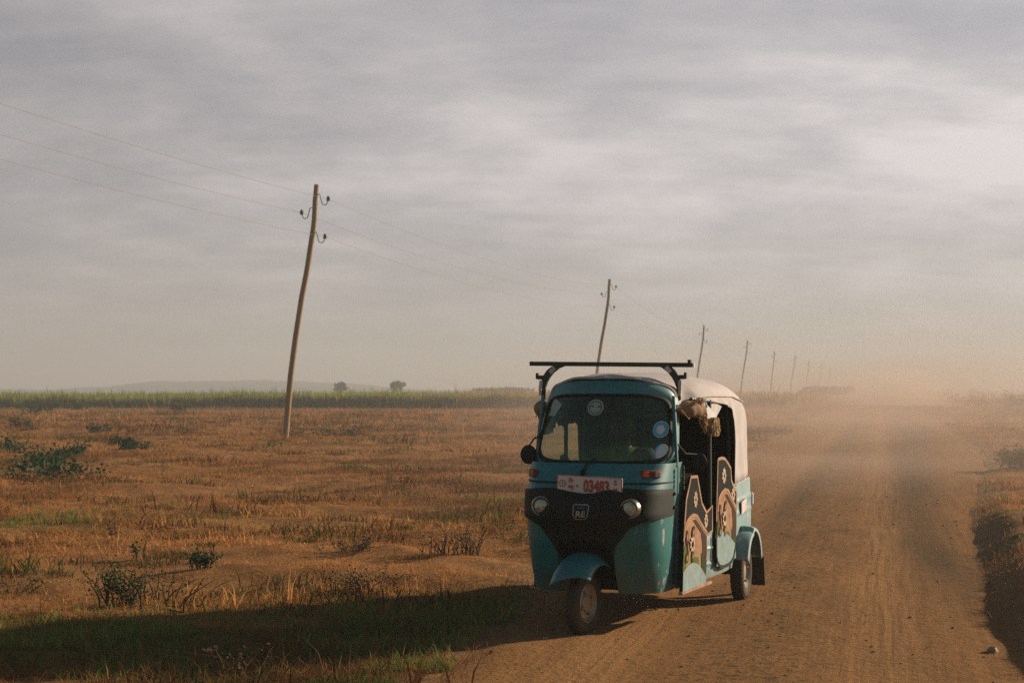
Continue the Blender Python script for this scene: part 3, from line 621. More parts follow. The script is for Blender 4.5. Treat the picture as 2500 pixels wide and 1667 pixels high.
# two bolt holes on the dusty band end
for z in (.905, .815):
    MB().lathe([(0, .012), (.012, .010), (.012, 0)], (.512, .395, z), 'x', 12).build('bolt', M['gasket'], panel)
def headlight(u, z):
    w = cowlW(u, z) - .047; h = MB().lathe([(.03, .070), (-.004, .067), (-.016, .060), (-.010, .052), (.0, .050)], (u, w, z), 'y', 36).build('headlight', M['chrome'], RK)
    MB().lathe([(.006, .052), (-.006, .046), (-.014, .03), (-.017, .012), (-.017, .0)], (u, w, z), 'y', 32).build('lens', M['lamp_glass'], h)
headlight(-.288, .832); headlight(.315, .828)
# badge
bz = .800; bw = lambda u, z: cowlW(u, z) - .046
B = lambda a, b, d: (a, bw(a, bz + b) - .004 + d, bz + b)
bd = MB(); out = [(-.062, .052), (-.057, -.02), (-.048, -.043), (-.034, -.05), (.034, -.05), (.048, -.043), (.057, -.02), (.062, .052), (.052, .060), (-.052, .060)]; out = [(a * .85, b * .85) for a, b in out]
bd.poly(out, lambda a, b, d: (a, bw(a, bz + b) + .0 - d * .2, bz + b), 0, .02)
bd.strip(out, .007, B, 1, True); bd.text('RE', lambda a, b, d: B(a, b, -.002), .052, 2, 0, -.011, 1.18, .0013); bd.text('BAJAJ', lambda a, b, d: B(a, b, -.002), .014, 3, 0, .030, 1.5)
bd.build('badge', [M['black'], M['chrome'], M['cream'], M['sticker_blue']], RK, smooth=False)
# licence plate
pc = (.036, .972); ct, s_t = math.cos(R(-2.4)), math.sin(R(-2.4))
pwy = .004
def PL(a, b, d): return (pc[0] + a * ct - b * s_t, pwy + .02 * abs(a) + d, pc[1] + a * s_t + b * ct)
pl = MB(); W2, H2 = .225, .062
cr = [(-W2 + .008, -H2), (W2 - .008, -H2), (W2, -H2 + .008), (W2, H2 - .008), (W2 - .008, H2), (-W2 + .008, H2), (-W2, H2 - .008), (-W2, -H2 + .008)]
pl.poly(cr, lambda a, b, d: PL(a, b, -d * .3), 0, .02)
e = lambda a, b, d: PL(a, b, -.003)
pl.strip(cr, .005, lambda a, b, d: PL(a * .985, b * .96, -.002), 1, True)
pl.text('03483', e, .108, 1, .050, -.006, .66, .0030)
pl.text('ሱ', e, .042, 1, -.128, .028, 1.0, .0012); pl.text('ማ', e, .042, 1, -.126, -.022, 1.0, .0012)
pl.strip([(-.185 + .021 * math.cos(t), .006 + .021 * math.sin(t)) for t in np.linspace(0, 2 * math.pi, 25)[:-1]], .004, e, 1, True); pl.text('1', e, .032, 1, -.185, .006, 1, .0008)
pl.text('-', e, .07, 1, -.082, .0, .8, .002); pl.text('S', e, .046, 1, .178, .028, 1.0, .001); pl.text('M', e, .036, 1, .180, -.020, 1.0, .001)
pl.build('number_plate', [M['white_pl'], M['red']], RK, smooth=False)
# indicator lamps
def indicator(u0, u1, z, order):
    L = abs(u1 - u0); uc = (u0 + u1) / 2; wc = cowlW(uc, z); sl = (cowlW(u1, z) - cowlW(u0, z)) / (u1 - u0); rot = Matrix.Rotation(math.atan(sl), 3, 'Z')
    h = MB().box((uc, wc - .002, z), (L * 1.04, .035, .052), rot=rot, bev=.006).build('indicator', M['housing'], RK)
    for (t, wd, mt, nm) in order:
        MB().box(Vector((uc, wc - .002, z)) + rot @ Vector((t * L, -.017, -.001)), (wd * L, .010, .038), rot=rot, bev=.003).build(nm, M[mt], h)
indicator(.335, .465, 1.045, [(-.31, .33, 'amber', 'amber_lens'), (.04, .28, 'lens_dark', 'dark_lens'), (.34, .30, 'lens_white', 'white_lens')])
indicator(-.49, -.372, 1.038, [(.30, .33, 'amber', 'amber_lens'), (-.04, .28, 'lens_dark', 'dark_lens'), (-.34, .30, 'lens_white', 'white_lens')])

# windscreen
def WS(s, z, d=0):
    t = (z - 1.08) / .6; a = lerp(.512, .455, t); u = s * a
    return (u, .195 + .375 * t * .62 + .27 * abs(s) ** 2.2 - d, z)
def rr_(n_, exp, sa, zb, zt, arch=0):
    pts = []
    for k in range(n_):
        q = 2 * math.pi * k / n_; c_, s_ = math.cos(q), math.sin(q); r = (abs(c_) ** exp + abs(s_) ** exp) ** (-1 / exp); s, t = c_ * r, s_ * r
        pts.append((s * sa, (zb + zt) / 2 + t * (zt - zb) / 2 - (arch * s * s if t > 0 else 0)))
    return pts
NQ = 144
oa = rr_(NQ, 5.5, 1.0, 1.065, 1.670, .022); ia = rr_(NQ, 7, .955, 1.098, 1.576, .006); ib = rr_(NQ, 6.5, .925, 1.125, 1.558, .006)
def mid(A, B_, t): return [(lerp(a[0], b[0], t), lerp(a[1], b[1], t)) for a, b in zip(A, B_)]
back = [(WS(s, z)[0] * 1.0, WS(s, z)[1] + .075, z) for s, z in oa]
MB().grid([back, [WS(s, z, -.012) for s, z in mid(oa, oa, 0)], [WS(s, z, .004) for s, z in mid(oa, ia, .12)], [WS(s, z, .006) for s, z in mid(oa, ia, .6)], [WS(s, z, .0) for s, z in ia], [WS(s, z, -.03) for s, z in ia]], 0, True).build('windscreen_frame', M['teal'], RK, angle=45)
ws = MB().grid([[WS(s, z, -.01) for s, z in mid(ia, ib, -.1)], [WS(s, z, .012) for s, z in mid(ia, ib, .15)], [WS(s, z, .016) for s, z in mid(ia, ib, .6)], [WS(s, z, .004) for s, z in ib], [WS(s, z, -.012) for s, z in mid(ia, ib, 1.05)]], 0, True).build('windscreen_gasket', M['gasket'], RK)
gl = [[WS(lerp(-.93, .93, i / 24), lerp(1.115, 1.566, j / 12), -.004) for i in range(25)] for j in range(13)]
g = MB()
ring = mid(ia, ib, .9); rings = [[WS(s * k, 1.34 + (z - 1.34) * k, -.004) for s, z in ring] for k in np.linspace(1, .02, 10)]
glass = g.grid(rings, 0, True).build('windscreen_glass', M['glass'], RK)
def sticker(u, z, ru, rz, mats, rings_=1, poly=None, nm='sticker'):
    s = MB(); f = lambda a, b, d: (lambda q: (q[0], q[1] - .003 - d, q[2]))(WS((u + a) / lerp(.512, .455, (z + b - 1.08) / .6), z + b))
    pts = poly or [(ru * math.cos(t), rz * math.sin(t)) for t in np.linspace(0, 2 * math.pi, 33)[:-1]]
    s.poly(pts, f, 0)
    if rings_ > 1: s.strip([(a * .74, b * .74) for a, b in pts], .020, lambda a, b, d: f(a, b, .002), 1, True)
    return s, f
s, f = sticker(-.024, 1.482, .058, .055, None)
s.strip([(.045 * math.cos(t), .042 * math.sin(t)) for t in np.linspace(0, 2 * math.pi, 33)[:-1]], .004, lambda a, b, d: f(a, b, .002), 1, True)
s.poly([(-.03, .005), (-.012, .005), (-.012, .012), (-.03, .012)], lambda a, b, d: f(a, b, .002), 1); s.poly([(.018, .002), (.04, .002), (.04, .010), (.018, .010)], lambda a, b, d: f(a, b, .002), 1)
s.build('round_sticker', [M['sticker'], M['gasket']], glass, smooth=False)
s, f = sticker(.402, 1.334, .046, .056, None, 2); s.build('round_sticker', [M['sticker_white'], M['sticker_blue']], glass, smooth=False)['label'] = 'blue ringed sticker'
s, f = sticker(.425, 1.175, .040, .062, None); s.strip([(.036 * math.cos(t) - .004, .056 * math.sin(t) + .004) for t in np.linspace(1.6, 4.2, 16)], .012, lambda a, b, d: f(a, b, .002), 1)
s.build('round_sticker', [M['sticker_white'], M['sticker_blue']], glass, smooth=False)['label'] = 'white sticker low in the corner'
s, f = sticker(-.345, 1.48, 0, 0, None, 1, [(-.068, -.06), (-.01, -.062), (.048, .018), (-.010, .055), (-.042, .058)]); s.build('paper_sticker', [M['sticker']], glass, smooth=False)
wp = MB(); q0 = WS(-.06, 1.07); wp.tube([(-.045, cowlW(-.045, 1.06) - .012, 1.055), (-.035, q0[1] - .030, 1.10), (.02, WS(.04, 1.14)[1] - .018, 1.145)], [.010, .007, .005], 6); wp.box((-.045, cowlW(-.045, 1.05) - .008, 1.05), (.03, .03, .04), bev=.006); wp.build('wiper', M['gasket'], RK)

# canopy
def cz(w): return pw(w, [(.43, 1.688), (.7, 1.712), (1.1, 1.728), (1.7, 1.722), (2.0, 1.69), (2.2, 1.65), (2.35, 1.59), (2.44, 1.51), (2.50, 1.40), (2.525, 1.30), (2.53, 1.1)])
def cb(w): return pw(w, [(.43, .452), (.6, .468), (.8, .53), (1.2, .59), (1.6, .612), (2.2, .612), (2.42, .605), (2.49, .585), (2.53, .555)])
def cs(w): return min(cz(w) - .07, pw(w, [(.43, 1.55), (.8, 1.55), (1.8, 1.54), (2.1, 1.50), (2.35, 1.42), (2.5, 1.28), (2.53, 1.1)]))
def hem(w): return pw(w, [(.43, 1.47), (.50, 1.475), (.62, 1.50), (1.06, 1.526), (1.62, 1.488), (1.74, 1.462), (1.80, 1.425), (1.84, 1.37), (1.868, 1.25), (1.885, .868), (2.53, .905)])
cw = sorted(set(list(np.linspace(.43, 1.7, 30)) + list(np.linspace(1.72, 1.90, 19)) + list(np.linspace(1.93, 2.40, 12)) + list(np.linspace(2.41, 2.53, 9))))
def csec(w, ins=0.0, wig=True):
    b, zt, zs, zh = cb(w) - ins, cz(w) - ins, cs(w), hem(w); half = []
    for k in range(8):
        t = k / 8; z = lerp(zh, zs, t); fl = (.006 * math.sin(w * 23 + z * 7) + .004 * math.sin(w * 51)) * (1 - t) if wig else 0
        half.append((b + fl + .008 * (1 - t), z))
    ne = 2.3
    for k in range(15):
        q = math.pi / 2 * k / 14; half.append((b * math.cos(q) ** (2 / ne), zs + (zt - zs) * math.sin(q) ** (2 / ne) + (.004 * math.sin(w * 9 + k) if wig else 0)))
    wf = lambda u: w + .255 * min(1, abs(u) / .455) ** 2.2 * (1 - sm(w, .43, 1.15))
    return [(-u, wf(u), z) for u, z in half] + [(u, wf(u), z) for u, z in half[-2::-1]]
secs = [csec(w) for w in cw]
cm = MB().grid(secs)
back = secs[-1]; nb = len(back) // 2
cm.grid([[back[i] for i in range(nb + 1)], [back[len(back) - 1 - i] for i in range(nb + 1)]])
can = cm.build('canopy', M['canvas'], RK, angle=60)
sd = can.modifiers.new('thickness', 'SOLIDIFY'); sd.thickness = .006; sd.offset = -1
lin = MB().grid([csec(w, .022, False) for w in cw if w > .5 and w < 2.5]); b2 = csec(2.49, .03, False); lin.grid([[b2[i] for i in range(nb + 1)], [b2[len(b2) - 1 - i] for i in range(nb + 1)]])
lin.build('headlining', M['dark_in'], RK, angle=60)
for sg in (-1, 1):
    sm_ = MB(); sm_.tube([(sg * (cb(w) + .005), w, pw(w, [(.45, 1.535), (1.2, 1.556), (1.8, 1.55), (2.3, 1.50), (2.5, 1.44)])) for w in np.linspace(.95, 2.24, 40)], .0045, 5); sm_.build('seam', M['canvas'], can)
    ps = MB(); ps.tube([(sg * (cb(w) + .014), w, hem(w) + .006) for w in np.linspace(1.89, 2.5, 14)], .006, 5)
    ps.build('hem_cord', M['canvas'], can)
fl = MB(); lipo = [(u, w - .004, z) for u, w, z in csec(.43)][6:-6]
fl.tube(lipo, .009, 6); fl.build('front_piping', M['canvas'], can)

# body tub: sides below the openings, rear quarters and tail
path = [(us(w), w) for w in np.linspace(.47, 1.74, 24)] + [(us(w), w) for w in np.linspace(1.76, 2.40, 24)] + [(.617, 2.47), (.60, 2.51), (.57, 2.535), (.52, 2.545), (.3, 2.552), (0, 2.555)]
full = path + [(-u, w) for u, w in path[-2::-1]]
def ztop(u, w): return .58 if w < 1.62 else lerp(.58, .885, sm(w, 1.62, 1.80)) if w < 1.80 else .885 + .02 * sm(w, 1.8, 2.5)
def zbot(w): return pw(w, [(.47, .255), (1.78, .262), (1.80, .30), (1.84, .37), (1.90, .43), (2.0, .455), (2.1, .455), (2.2, .42), (2.26, .36), (2.30, .30), (2.53, .30)])
NR = 30; rows = []
for (u, w) in full:
    z0, z1 = zbot(w) if abs(u) > .45 else .30, ztop(u, w); r = []
    for j in range(NR + 1):
        z = lerp(z0, z1, j / NR); bead = sum(.008 * math.exp(-((z - zz) / .008) ** 2) for zz in ((.655 + .02 * (w - 1.75), .75 + .01 * (w - 1.75)) if w > 1.70 else (.36, .47)))
        k = 1 + bead / .6; bel = .012 * math.sin(math.pi * (z - .25) / .7); r.append(((abs(u) + bead + bel) * (1 if u > 0 else -1) if abs(u) > .1 else u, w + (bead if w > 2.45 else 0), z))
    r.append(((abs(u) - .03) * (1 if u > 0 else -1) if abs(u) > .1 else u, w - (.03 if w > 2.45 else 0), z1 + .004)); r.append(((abs(u) - .035) * (1 if u > 0 else -1) if abs(u) > .1 else u, w - (.03 if w > 2.45 else 0), z1 - .06)); rows.append(r)
tub = MB().grid(rows).build('body_tub', M['teal'], RK, angle=50)
pt = MB(); pt.poly([(2.00, .74), (2.20, .76), (2.18, .665), (2.0, .645)], lambda w, z, d: (us(w) + .030 + d, w, z), 0, .004); pt.build('repair_patch', plain('bare_primer_patch', (.55, .47, .42), .7, dust=.2), tub)
for a in (-1, 1):
    tl = MB().box((a * .605, 2.535, .73), (.06, .04, .10), bev=.008).build('tail_lamp', M['sticker_white'], RK)
# fender and rear wheels
def fender(sg):
    f = MB(); rows = []; cyc = (2.03, .235)
    for k in range(29):
        q = R(lerp(163, 4, k / 28)); r = .262 + .02 * max(0, math.cos(q)); cw_, cz_ = cyc[0] + r * math.cos(q) * (1.05 if math.cos(q) < 0 else 1.28), cyc[1] + r * 1.08 * math.sin(q) + (.03 if math.cos(q) > 0 else 0)
        sk = .055 + .02 * math.cos(q * 2); dr = Vector((cyc[0] - cw_, .2 - cz_)).normalized()
        row = [(sg * .615, cw_, cz_), (sg * .66, cw_, cz_ + .004), (sg * .715, cw_, cz_), (sg * .738, cw_ + dr.x * .012, cz_ + dr.y * .012), (sg * .742, cw_ + dr.x * .03, cz_ + dr.y * .03), (sg * .742, cw_ + dr.x * sk, cz_ + dr.y * sk), (sg * .73, cw_ + dr.x * sk, cz_ + dr.y * sk)]
        rows.append(row)
    o = f.grid(rows).build('rear_fender', M['teal'], RK, angle=40); m = o.modifiers.new('thickness', 'SOLIDIFY'); m.thickness = .006
    fp = MB(); fp.box((sg * .69, 2.44, .165), (.11, .012, .24), rot=Matrix.Rotation(R(14), 3, 'X')); fp.build('mud_flap', M['rubber'], RK)
def wheel(name, root, c, wd=.105, r=.203):
    t = MB(); h = wd / 2
    prof = [(-h * .78, .125), (-h * .98, .145), (-h, .165), (-h * .92, .185), (-h * .72, .197), (-h * .4, r), (0, r + .002), (h * .4, r), (h * .72, .197), (h * .92, .185), (h, .165), (h * .98, .145), (h * .78, .125)]
    ty = MB(); ty.lathe(prof, c, 'x', 56)
    for k in range(44):                                       # tread blocks
        q = 2 * math.pi * k / 44
        for s_ in (-1, 0, 1):
            qq = q + (.05 if s_ else 0); ty.box((c[0] + s_ * wd * .30, c[1] + (r + .001) * math.cos(qq), c[2] + (r + .001) * math.sin(qq)), (wd * .22, .016, .008), rot=Matrix.Rotation(qq - math.pi / 2, 3, 'X'))
    w = empty(name); w.parent = root
    ty.build('tyre', M['rubber'], w)
    for sg in (-1, 1):
        rm = MB().lathe([(sg * h * .80, .128), (sg * h * .86, .120), (sg * h * .62, .112), (sg * h * .35, .100), (sg * h * .30, .060), (sg * h * .55, .050), (sg * h * .60, .030), (sg * h * .60, 0)], c, 'x', 40)
        for k in range(4):
            q = math.pi / 2 * k + .4; rm.lathe([(sg * h * .36, .011), (sg * h * .75, .009), (sg * h * .75, 0)], (c[0], c[1] + .078 * math.cos(q), c[2] + .078 * math.sin(q)), 'x', 8, m=0)
        rm.build('rim', M['steel'], w)
    return w
for sg in (-1, 1):
    fender(sg); wheel('rear_wheel', RK, (sg * .64, 2.02, .203))
ax = MB(); ax.tube([(-.6, 2.02, .21), (.6, 2.02, .21)], .03, 10); ax.box((0, 1.95, .30), (.5, .6, .2), bev=.03); ax.box((0, 1.2, .262), (.9, 1.4, .02)); ax.build('chassis', M['gasket'], RK)
# front wheel, fork and mudguard, turned a little
fk = empty('front_fork'); fk.parent = RK; fk.rotation_euler = (0, 0, R(-9))
wheel('front_wheel', RK, (0, 0, .203), .088).rotation_euler = (0, 0, R(-9))
ff = MB(); ff.tube([(-.085, .02, .2), (-.085, .06, .42), (-.06, .14, .6)], [.02, .024, .03], 8); ff.tube([(-.11, 0, .203), (.02, 0, .203)], .018, 8); ff.tube([(0, .12, .50), (0, .26, .78)], .03, 8); ff.build('fork_arm', M['gasket'], fk)
mg = MB(); rows = []
for k in range(25):
    q = R(lerp(42, 118, k / 24)); row = []
    for j in range(21):
        u = lerp(-.140, .140, j / 20); r = .330 - .075 * abs(u / .140) ** 3.0; qq = q - R(8) * (1 - (u / .140)) * (1 - k / 24); row.append((u, -r * math.cos(qq), .203 + r * math.sin(qq)))
    rows.append(row)
o = mg.grid(rows).build('front_mudguard', M['teal'], fk, angle=60); md = o.modifiers.new('thickness', 'SOLIDIFY'); md.thickness = .005
# painted doors
def DR(off): return lambda w, z, d: (.535 + .085 * (w - .45) + .016 + off + d, w, z)
def flower(mb, w, z, rw, rz, off, m):
    mb.poly([(w + rw * (.86 + .14 * math.cos(9 * t)) * math.cos(t), z + rz * (.86 + .14 * math.cos(9 * t)) * math.sin(t)) for t in np.linspace(0, 6.2832, 55)[:-1]], DR(off), m)
    for q in (.9, 2.3, 3.9, 5.4): mb.strip([(w + rw * c_ * math.cos(q), z + rz * c_ * math.sin(q)) for c_ in (.3, .55, .8)], rw * .12, DR(off + .002), 1)
    mb.poly([(w + rw * .22 * math.cos(t), z + rz * .22 * math.sin(t)) for t in np.linspace(0, 6.28, 11)[:-1]], DR(off + .004), 4)
def leaf(mb, w, z, rw, rz, off, m, rot=0):
    c_, s_ = math.cos(rot), math.sin(rot); mb.poly([(w + rw * math.cos(t) * c_ - rz * math.sin(t) * s_, z + rw * math.cos(t) * s_ + rz * math.sin(t) * c_) for t in np.linspace(0, 6.28, 13)[:-1]], DR(off), m)
    mb.poly([(w + .45 * (rw * math.cos(t) * c_ - rz * math.sin(t) * s_), z + .45 * (rw * math.cos(t) * s_ + rz * math.sin(t) * c_)) for t in np.linspace(0, 6.28, 13)[:-1]], DR(off + .002), 1)
DM = [M['door_black'], M['tan'], M['brown'], M['sky_paint'], M['brown'], M['olive'], M['dgreen'], M['cream'], M['pink']]
def door_art(mb, ox, oz, k, sz=1.0):
    T = lambda P: [(ox + (w - .45) * k, oz + (z - .23) * sz) for w, z in P]
    arch = T([(.456, .30), (.464, .40), (.50, .60), (.522, .685), (.56, .708), (.614, .728), (.66, .738), (.703, .740), (.777, .728), (.88, .66), (1.003, .590), (1.013, .462), (.985, .33), (.972, .27)])
    mb.poly(arch, DR(.002), 1); mb.strip(arch[2:11], .024, DR(.004), 8)
    bar = T([(.681, .706), (.735, .708), (.777, .692), (.992, .566), (.992, .465), (.968, .29), (.90, .335), (.868, .36), (.893, .509), (.866, .60)]); mb.poly(bar, DR(.004), 2)
    mb.poly(T([(.868, .36), (.90, .335), (.968, .29), (.985, .40), (.90, .42), (.86, .47)]), DR(.0055), 6)
    mb.poly(T([(.458, .34), (.53, .40), (.55, .52), (.51, .56), (.478, .50)]), DR(.004), 5); mb.poly(T([(.60, .41), (.71, .41), (.83, .38), (.80, .44), (.70, .455)]), DR(.004), 5)
    mb.poly(T([(.45, .232), (.464, .372), (.53, .398), (.59, .412), (.65, .417), (.714, .411), (.78, .396), (.829, .376), (.90, .335), (.968, .290), (.97, .245)]), DR(.0068), 3)
    for (w, z, m, a, b, r) in [(.545, .60, 2, .028, .052, 0), (.68, .625, 2, .03, .048, -.5), (.665, .46, 6, .03, .045, -.2), (.54, .46, 6, .034, .04, -.6), (.565, .53, 2, .022, .06, 0)]:
        p = T([(w, z)])[0]; leaf(mb, p[0], p[1], a * k, b * sz, .008, m, r)
    p = T([(.655, .545)])[0]; flower(mb, p[0], p[1], .055 * k, .055 * sz, .010, 7); mb.poly([(p[0] + .02 * math.cos(t), p[1] + .02 * math.sin(t)) for t in np.linspace(0, 6.28, 9)[:-1]], DR(.015), 2)
fd = MB()
fout = [(.45, .225), (.464, .396), (.491, .581), (.515, .712), (.548, .859), (.60, .93), (.648, 1.005), (.788, 1.0), (.84, .90), (.89, .808), (.997, .735), (1.134, .772), (1.134, .596), (1.013, .578), (1.013, .462), (.972, .245)]
fd.poly(fout, DR(0), 0, .018); fd.strip(fout[2:14], .022, DR(.002), 8)
flower(fd, .748, .845, .042, .062, .003, 7); flower(fd, .985, .68, .042, .055, .003, 7); door_art(fd, .45, .23, 1)
fdo = fd.build('front_door', DM, RK, smooth=False); fdo['label'] = 'front door painted with flowers and pointed arch'
sl_ = MB(); sl_.box((.575, .76, .232), (.03, .66, .022), rot=Matrix.Rotation(R(-5), 3, 'Z'), bev=.004); sl_.build('door_sill', M['pink'], RK)
rd = MB()
rout = [(1.25, 1.10), (1.346, 1.106), (1.42, 1.097), (1.50, 1.06), (1.569, 1.02), (1.586, .93), (1.65, .875), (1.72, .835), (1.72, .70), (1.687, .69), (1.67, .50), (1.66, .42), (1.62, .36), (1.55, .327), (1.485, .315), (1.36, .312), (1.28, .325), (1.22, .36), (1.193, .41), (1.186, .56), (1.215, .657), (1.227, .842)]
rd.poly(rout, DR(.006), 0, .016); rd.strip(rout[:9], .022, DR(.008), 8); rd.strip([rout[0], rout[-1], rout[-2]], .018, DR(.008), 8)
def shifted(mb, o0):                                   # bring this door's art level with its own skin
    for i in range(o0, len(mb.v)): v = mb.v[i]; mb.v[i] = (v[0] + .006, v[1], v[2])
o0 = len(rd.v); flower(rd, 1.40, .975, .05, .062, .003, 7); flower(rd, 1.63, .82, .05, .055, .003, 7); door_art(rd, 1.20, .33, .93, 1.06)
rd.poly([(1.20, .42), (1.22, .375), (1.28, .338), (1.36, .326), (1.485, .329), (1.55, .341), (1.61, .37), (1.648, .43), (1.655, .46), (1.50, .53), (1.37, .57), (1.27, .565), (1.20, .53)], DR(.0075), 3); shifted(rd, o0)
rdo = rd.build('rear_door', DM, RK, smooth=False); rdo['label'] = 'rear door panel with rounded pale blue foot'
dk = MB(); dk.strip([(1.185, .56), (1.19, .41), (1.22, .36), (1.28, .325), (1.36, .312), (1.485, .315), (1.55, .327), (1.62, .36), (1.66, .42)], .020, DR(.0175), 0); dk.build('door_gap', M['gasket'], RK)
# mirror of both doors on the far side
for src in (fdo, rdo):
    me = src.data.copy(); me.transform(Matrix.Scale(-1, 4, (1, 0, 0))); me.flip_normals(); me.transform(Matrix.Translation((.055, 0, 0))); o = bpy.data.objects.new(src.name.split('.')[0], me); col.objects.link(o); o.parent = RK; o['label'] = 'far side ' + src['label']
# posts, rails
for sg in (-1, 1):
    po = MB(); pw_ = 1.165 if sg > 0 else 1.42; po.tube([(sg * .585, pw_, .58), (sg * .58, pw_, 1.53)], .016, 8); po.build('door_post', M['rack'], RK)
    ra = MB(); ra.tube([(sg * (cb(w) - .02), w, 1.535) for w in np.linspace(.86, 1.9, 12)], .014, 8); ra.tube([(sg * .575, 1.88, .86), (sg * .575, 1.87, 1.25), (sg * .57, 1.80, 1.45)], .014, 8); ra.build('canopy_rail', M['rack'], RK)
    pi = MB(); pi.tube([(sg * .505, .50, 1.08), (sg * .487, .53, 1.35), (sg * .468, .56, 1.56)], .012, 8); pi.tube([(sg * .49, .53, .28), (sg * .495, .53, 1.08)], .018, 8); pi.build('door_jamb', M['teal'], RK)
hg = MB(); 
for k in range(5): hg.box((.553, .49, .94 + .034 * k), (.012, .03, .028), bev=.003)
hg.build('hinge', M['dgreen'], RK)
va = MB(); ws_ = np.linspace(.78, 1.86, 30); va.grid([[(-(cb(w) - .03) + .008 * math.sin(w * 40), w, lerp(1.53, 1.335 + .018 * math.sin(w * 13) + .012 * math.sin(w * 31), j / 5)) for j in range(6)] for w in ws_])
o = va.build('side_valance', M['dark_in'], RK); o.modifiers.new('thickness', 'SOLIDIFY').thickness = .006
# interior
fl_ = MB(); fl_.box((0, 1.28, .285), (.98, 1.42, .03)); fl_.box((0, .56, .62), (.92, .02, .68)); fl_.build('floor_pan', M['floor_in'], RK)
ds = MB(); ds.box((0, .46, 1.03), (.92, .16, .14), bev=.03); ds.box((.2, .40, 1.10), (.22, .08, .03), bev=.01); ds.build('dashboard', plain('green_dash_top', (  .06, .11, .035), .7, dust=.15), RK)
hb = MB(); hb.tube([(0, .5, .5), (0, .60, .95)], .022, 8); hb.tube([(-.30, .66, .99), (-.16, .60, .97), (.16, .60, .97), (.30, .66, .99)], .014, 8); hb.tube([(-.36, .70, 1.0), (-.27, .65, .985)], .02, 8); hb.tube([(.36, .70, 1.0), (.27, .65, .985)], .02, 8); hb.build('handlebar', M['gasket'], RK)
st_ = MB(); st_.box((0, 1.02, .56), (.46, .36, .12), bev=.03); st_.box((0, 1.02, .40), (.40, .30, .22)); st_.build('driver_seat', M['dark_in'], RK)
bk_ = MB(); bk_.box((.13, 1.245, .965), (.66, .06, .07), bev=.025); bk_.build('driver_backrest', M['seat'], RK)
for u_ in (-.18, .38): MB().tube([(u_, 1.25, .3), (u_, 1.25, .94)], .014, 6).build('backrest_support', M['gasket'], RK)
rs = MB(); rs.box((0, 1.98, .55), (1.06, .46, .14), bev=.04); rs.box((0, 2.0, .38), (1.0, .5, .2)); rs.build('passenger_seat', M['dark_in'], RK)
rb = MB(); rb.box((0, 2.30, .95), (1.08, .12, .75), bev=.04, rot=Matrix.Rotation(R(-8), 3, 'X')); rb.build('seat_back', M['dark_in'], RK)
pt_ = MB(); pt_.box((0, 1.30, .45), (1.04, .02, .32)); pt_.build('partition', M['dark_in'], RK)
# rear view mirrors
def mirror(sg, c, base, el):
    m = MB(); m.tube([base, el, (c[0], c[1], c[2] + .055)], [.007, .006, .006], 6); a = m.build('mirror', M['gasket'], RK)
    h = MB(); h.ball(c, (.062, .022, .068), 16, 10); h.build('mirror_shell', M['black'], a)
    g_ = MB(); g_.lathe([(.018, .052), (.0215, .050), (.0215, 0)], c, 'y', 24); g_.build('mirror_glass', M['chrome'], a)
mirror(-1, (-.545, .46, 1.15), (-.475, .52, 1.275), (-.505, .47, 1.265)); mirror(1, (.60, .74, 1.10), (.487, .52, 1.255), (.535, .62, 1.165))
# roof rack bar
rk = empty('roof_rack'); rk.parent = RK
b_ = MB(); b_.box((-.041, .75, 1.781), (1.19, .034, .031), rot=Matrix.Rotation(R(.8), 3, 'Y'), bev=.004); b_.box((.535, .75, 1.795), (.022, .036, .03)); b_.build('rack_bar', M['rack'], rk)
b_ = MB(); b_.box((.562, .75, 1.772), (.012, .03, .028)); b_.build('bar_end_cap', M['strap'], rk)
for sg, ox in ((-1, -.03), (1, -.045)):
    q = MB(); X = lambda v: ox + sg * v
    q.grid([[(X(a), .735, b), (X(a), .765, b), (X(a + c_), .765, b + e_), (X(a + c_), .735, b + e_)] for a, b, c_, e_ in [(.345, 1.770, .06, .008), (.385, 1.755, .055, .012), (.425, 1.725, .05, .016), (.455, 1.69, .045, .016), (.475, 1.655, .04, .012), (.487, 1.62, .03, .01)]], 0, True)
    q.box((X(.525), .75, 1.69), (.05, .035, .03), bev=.006); q.box((X(.55), .75, 1.70), (.018, .03, .045), bev=.004); q.tube([(X(.50), .75, 1.66), (X(.505), .75, 1.53)], .016, 6); q.build('rack_bracket', M['rack'], rk)
    w_ = MB(); w_.box((X(.432), .75, 1.742), (.05, .04, .03), rot=Matrix.Rotation(sg * R(48), 3, 'Y')); w_.build('strap', M['strap'], rk)
    w_ = MB(); w_.tube([(X(.515), .735, 1.665), (X(.518), .72, 1.61), (X(.516), .72, 1.56)], [.014, .013, .010], 6); w_.build('strap', M['strap'], rk)
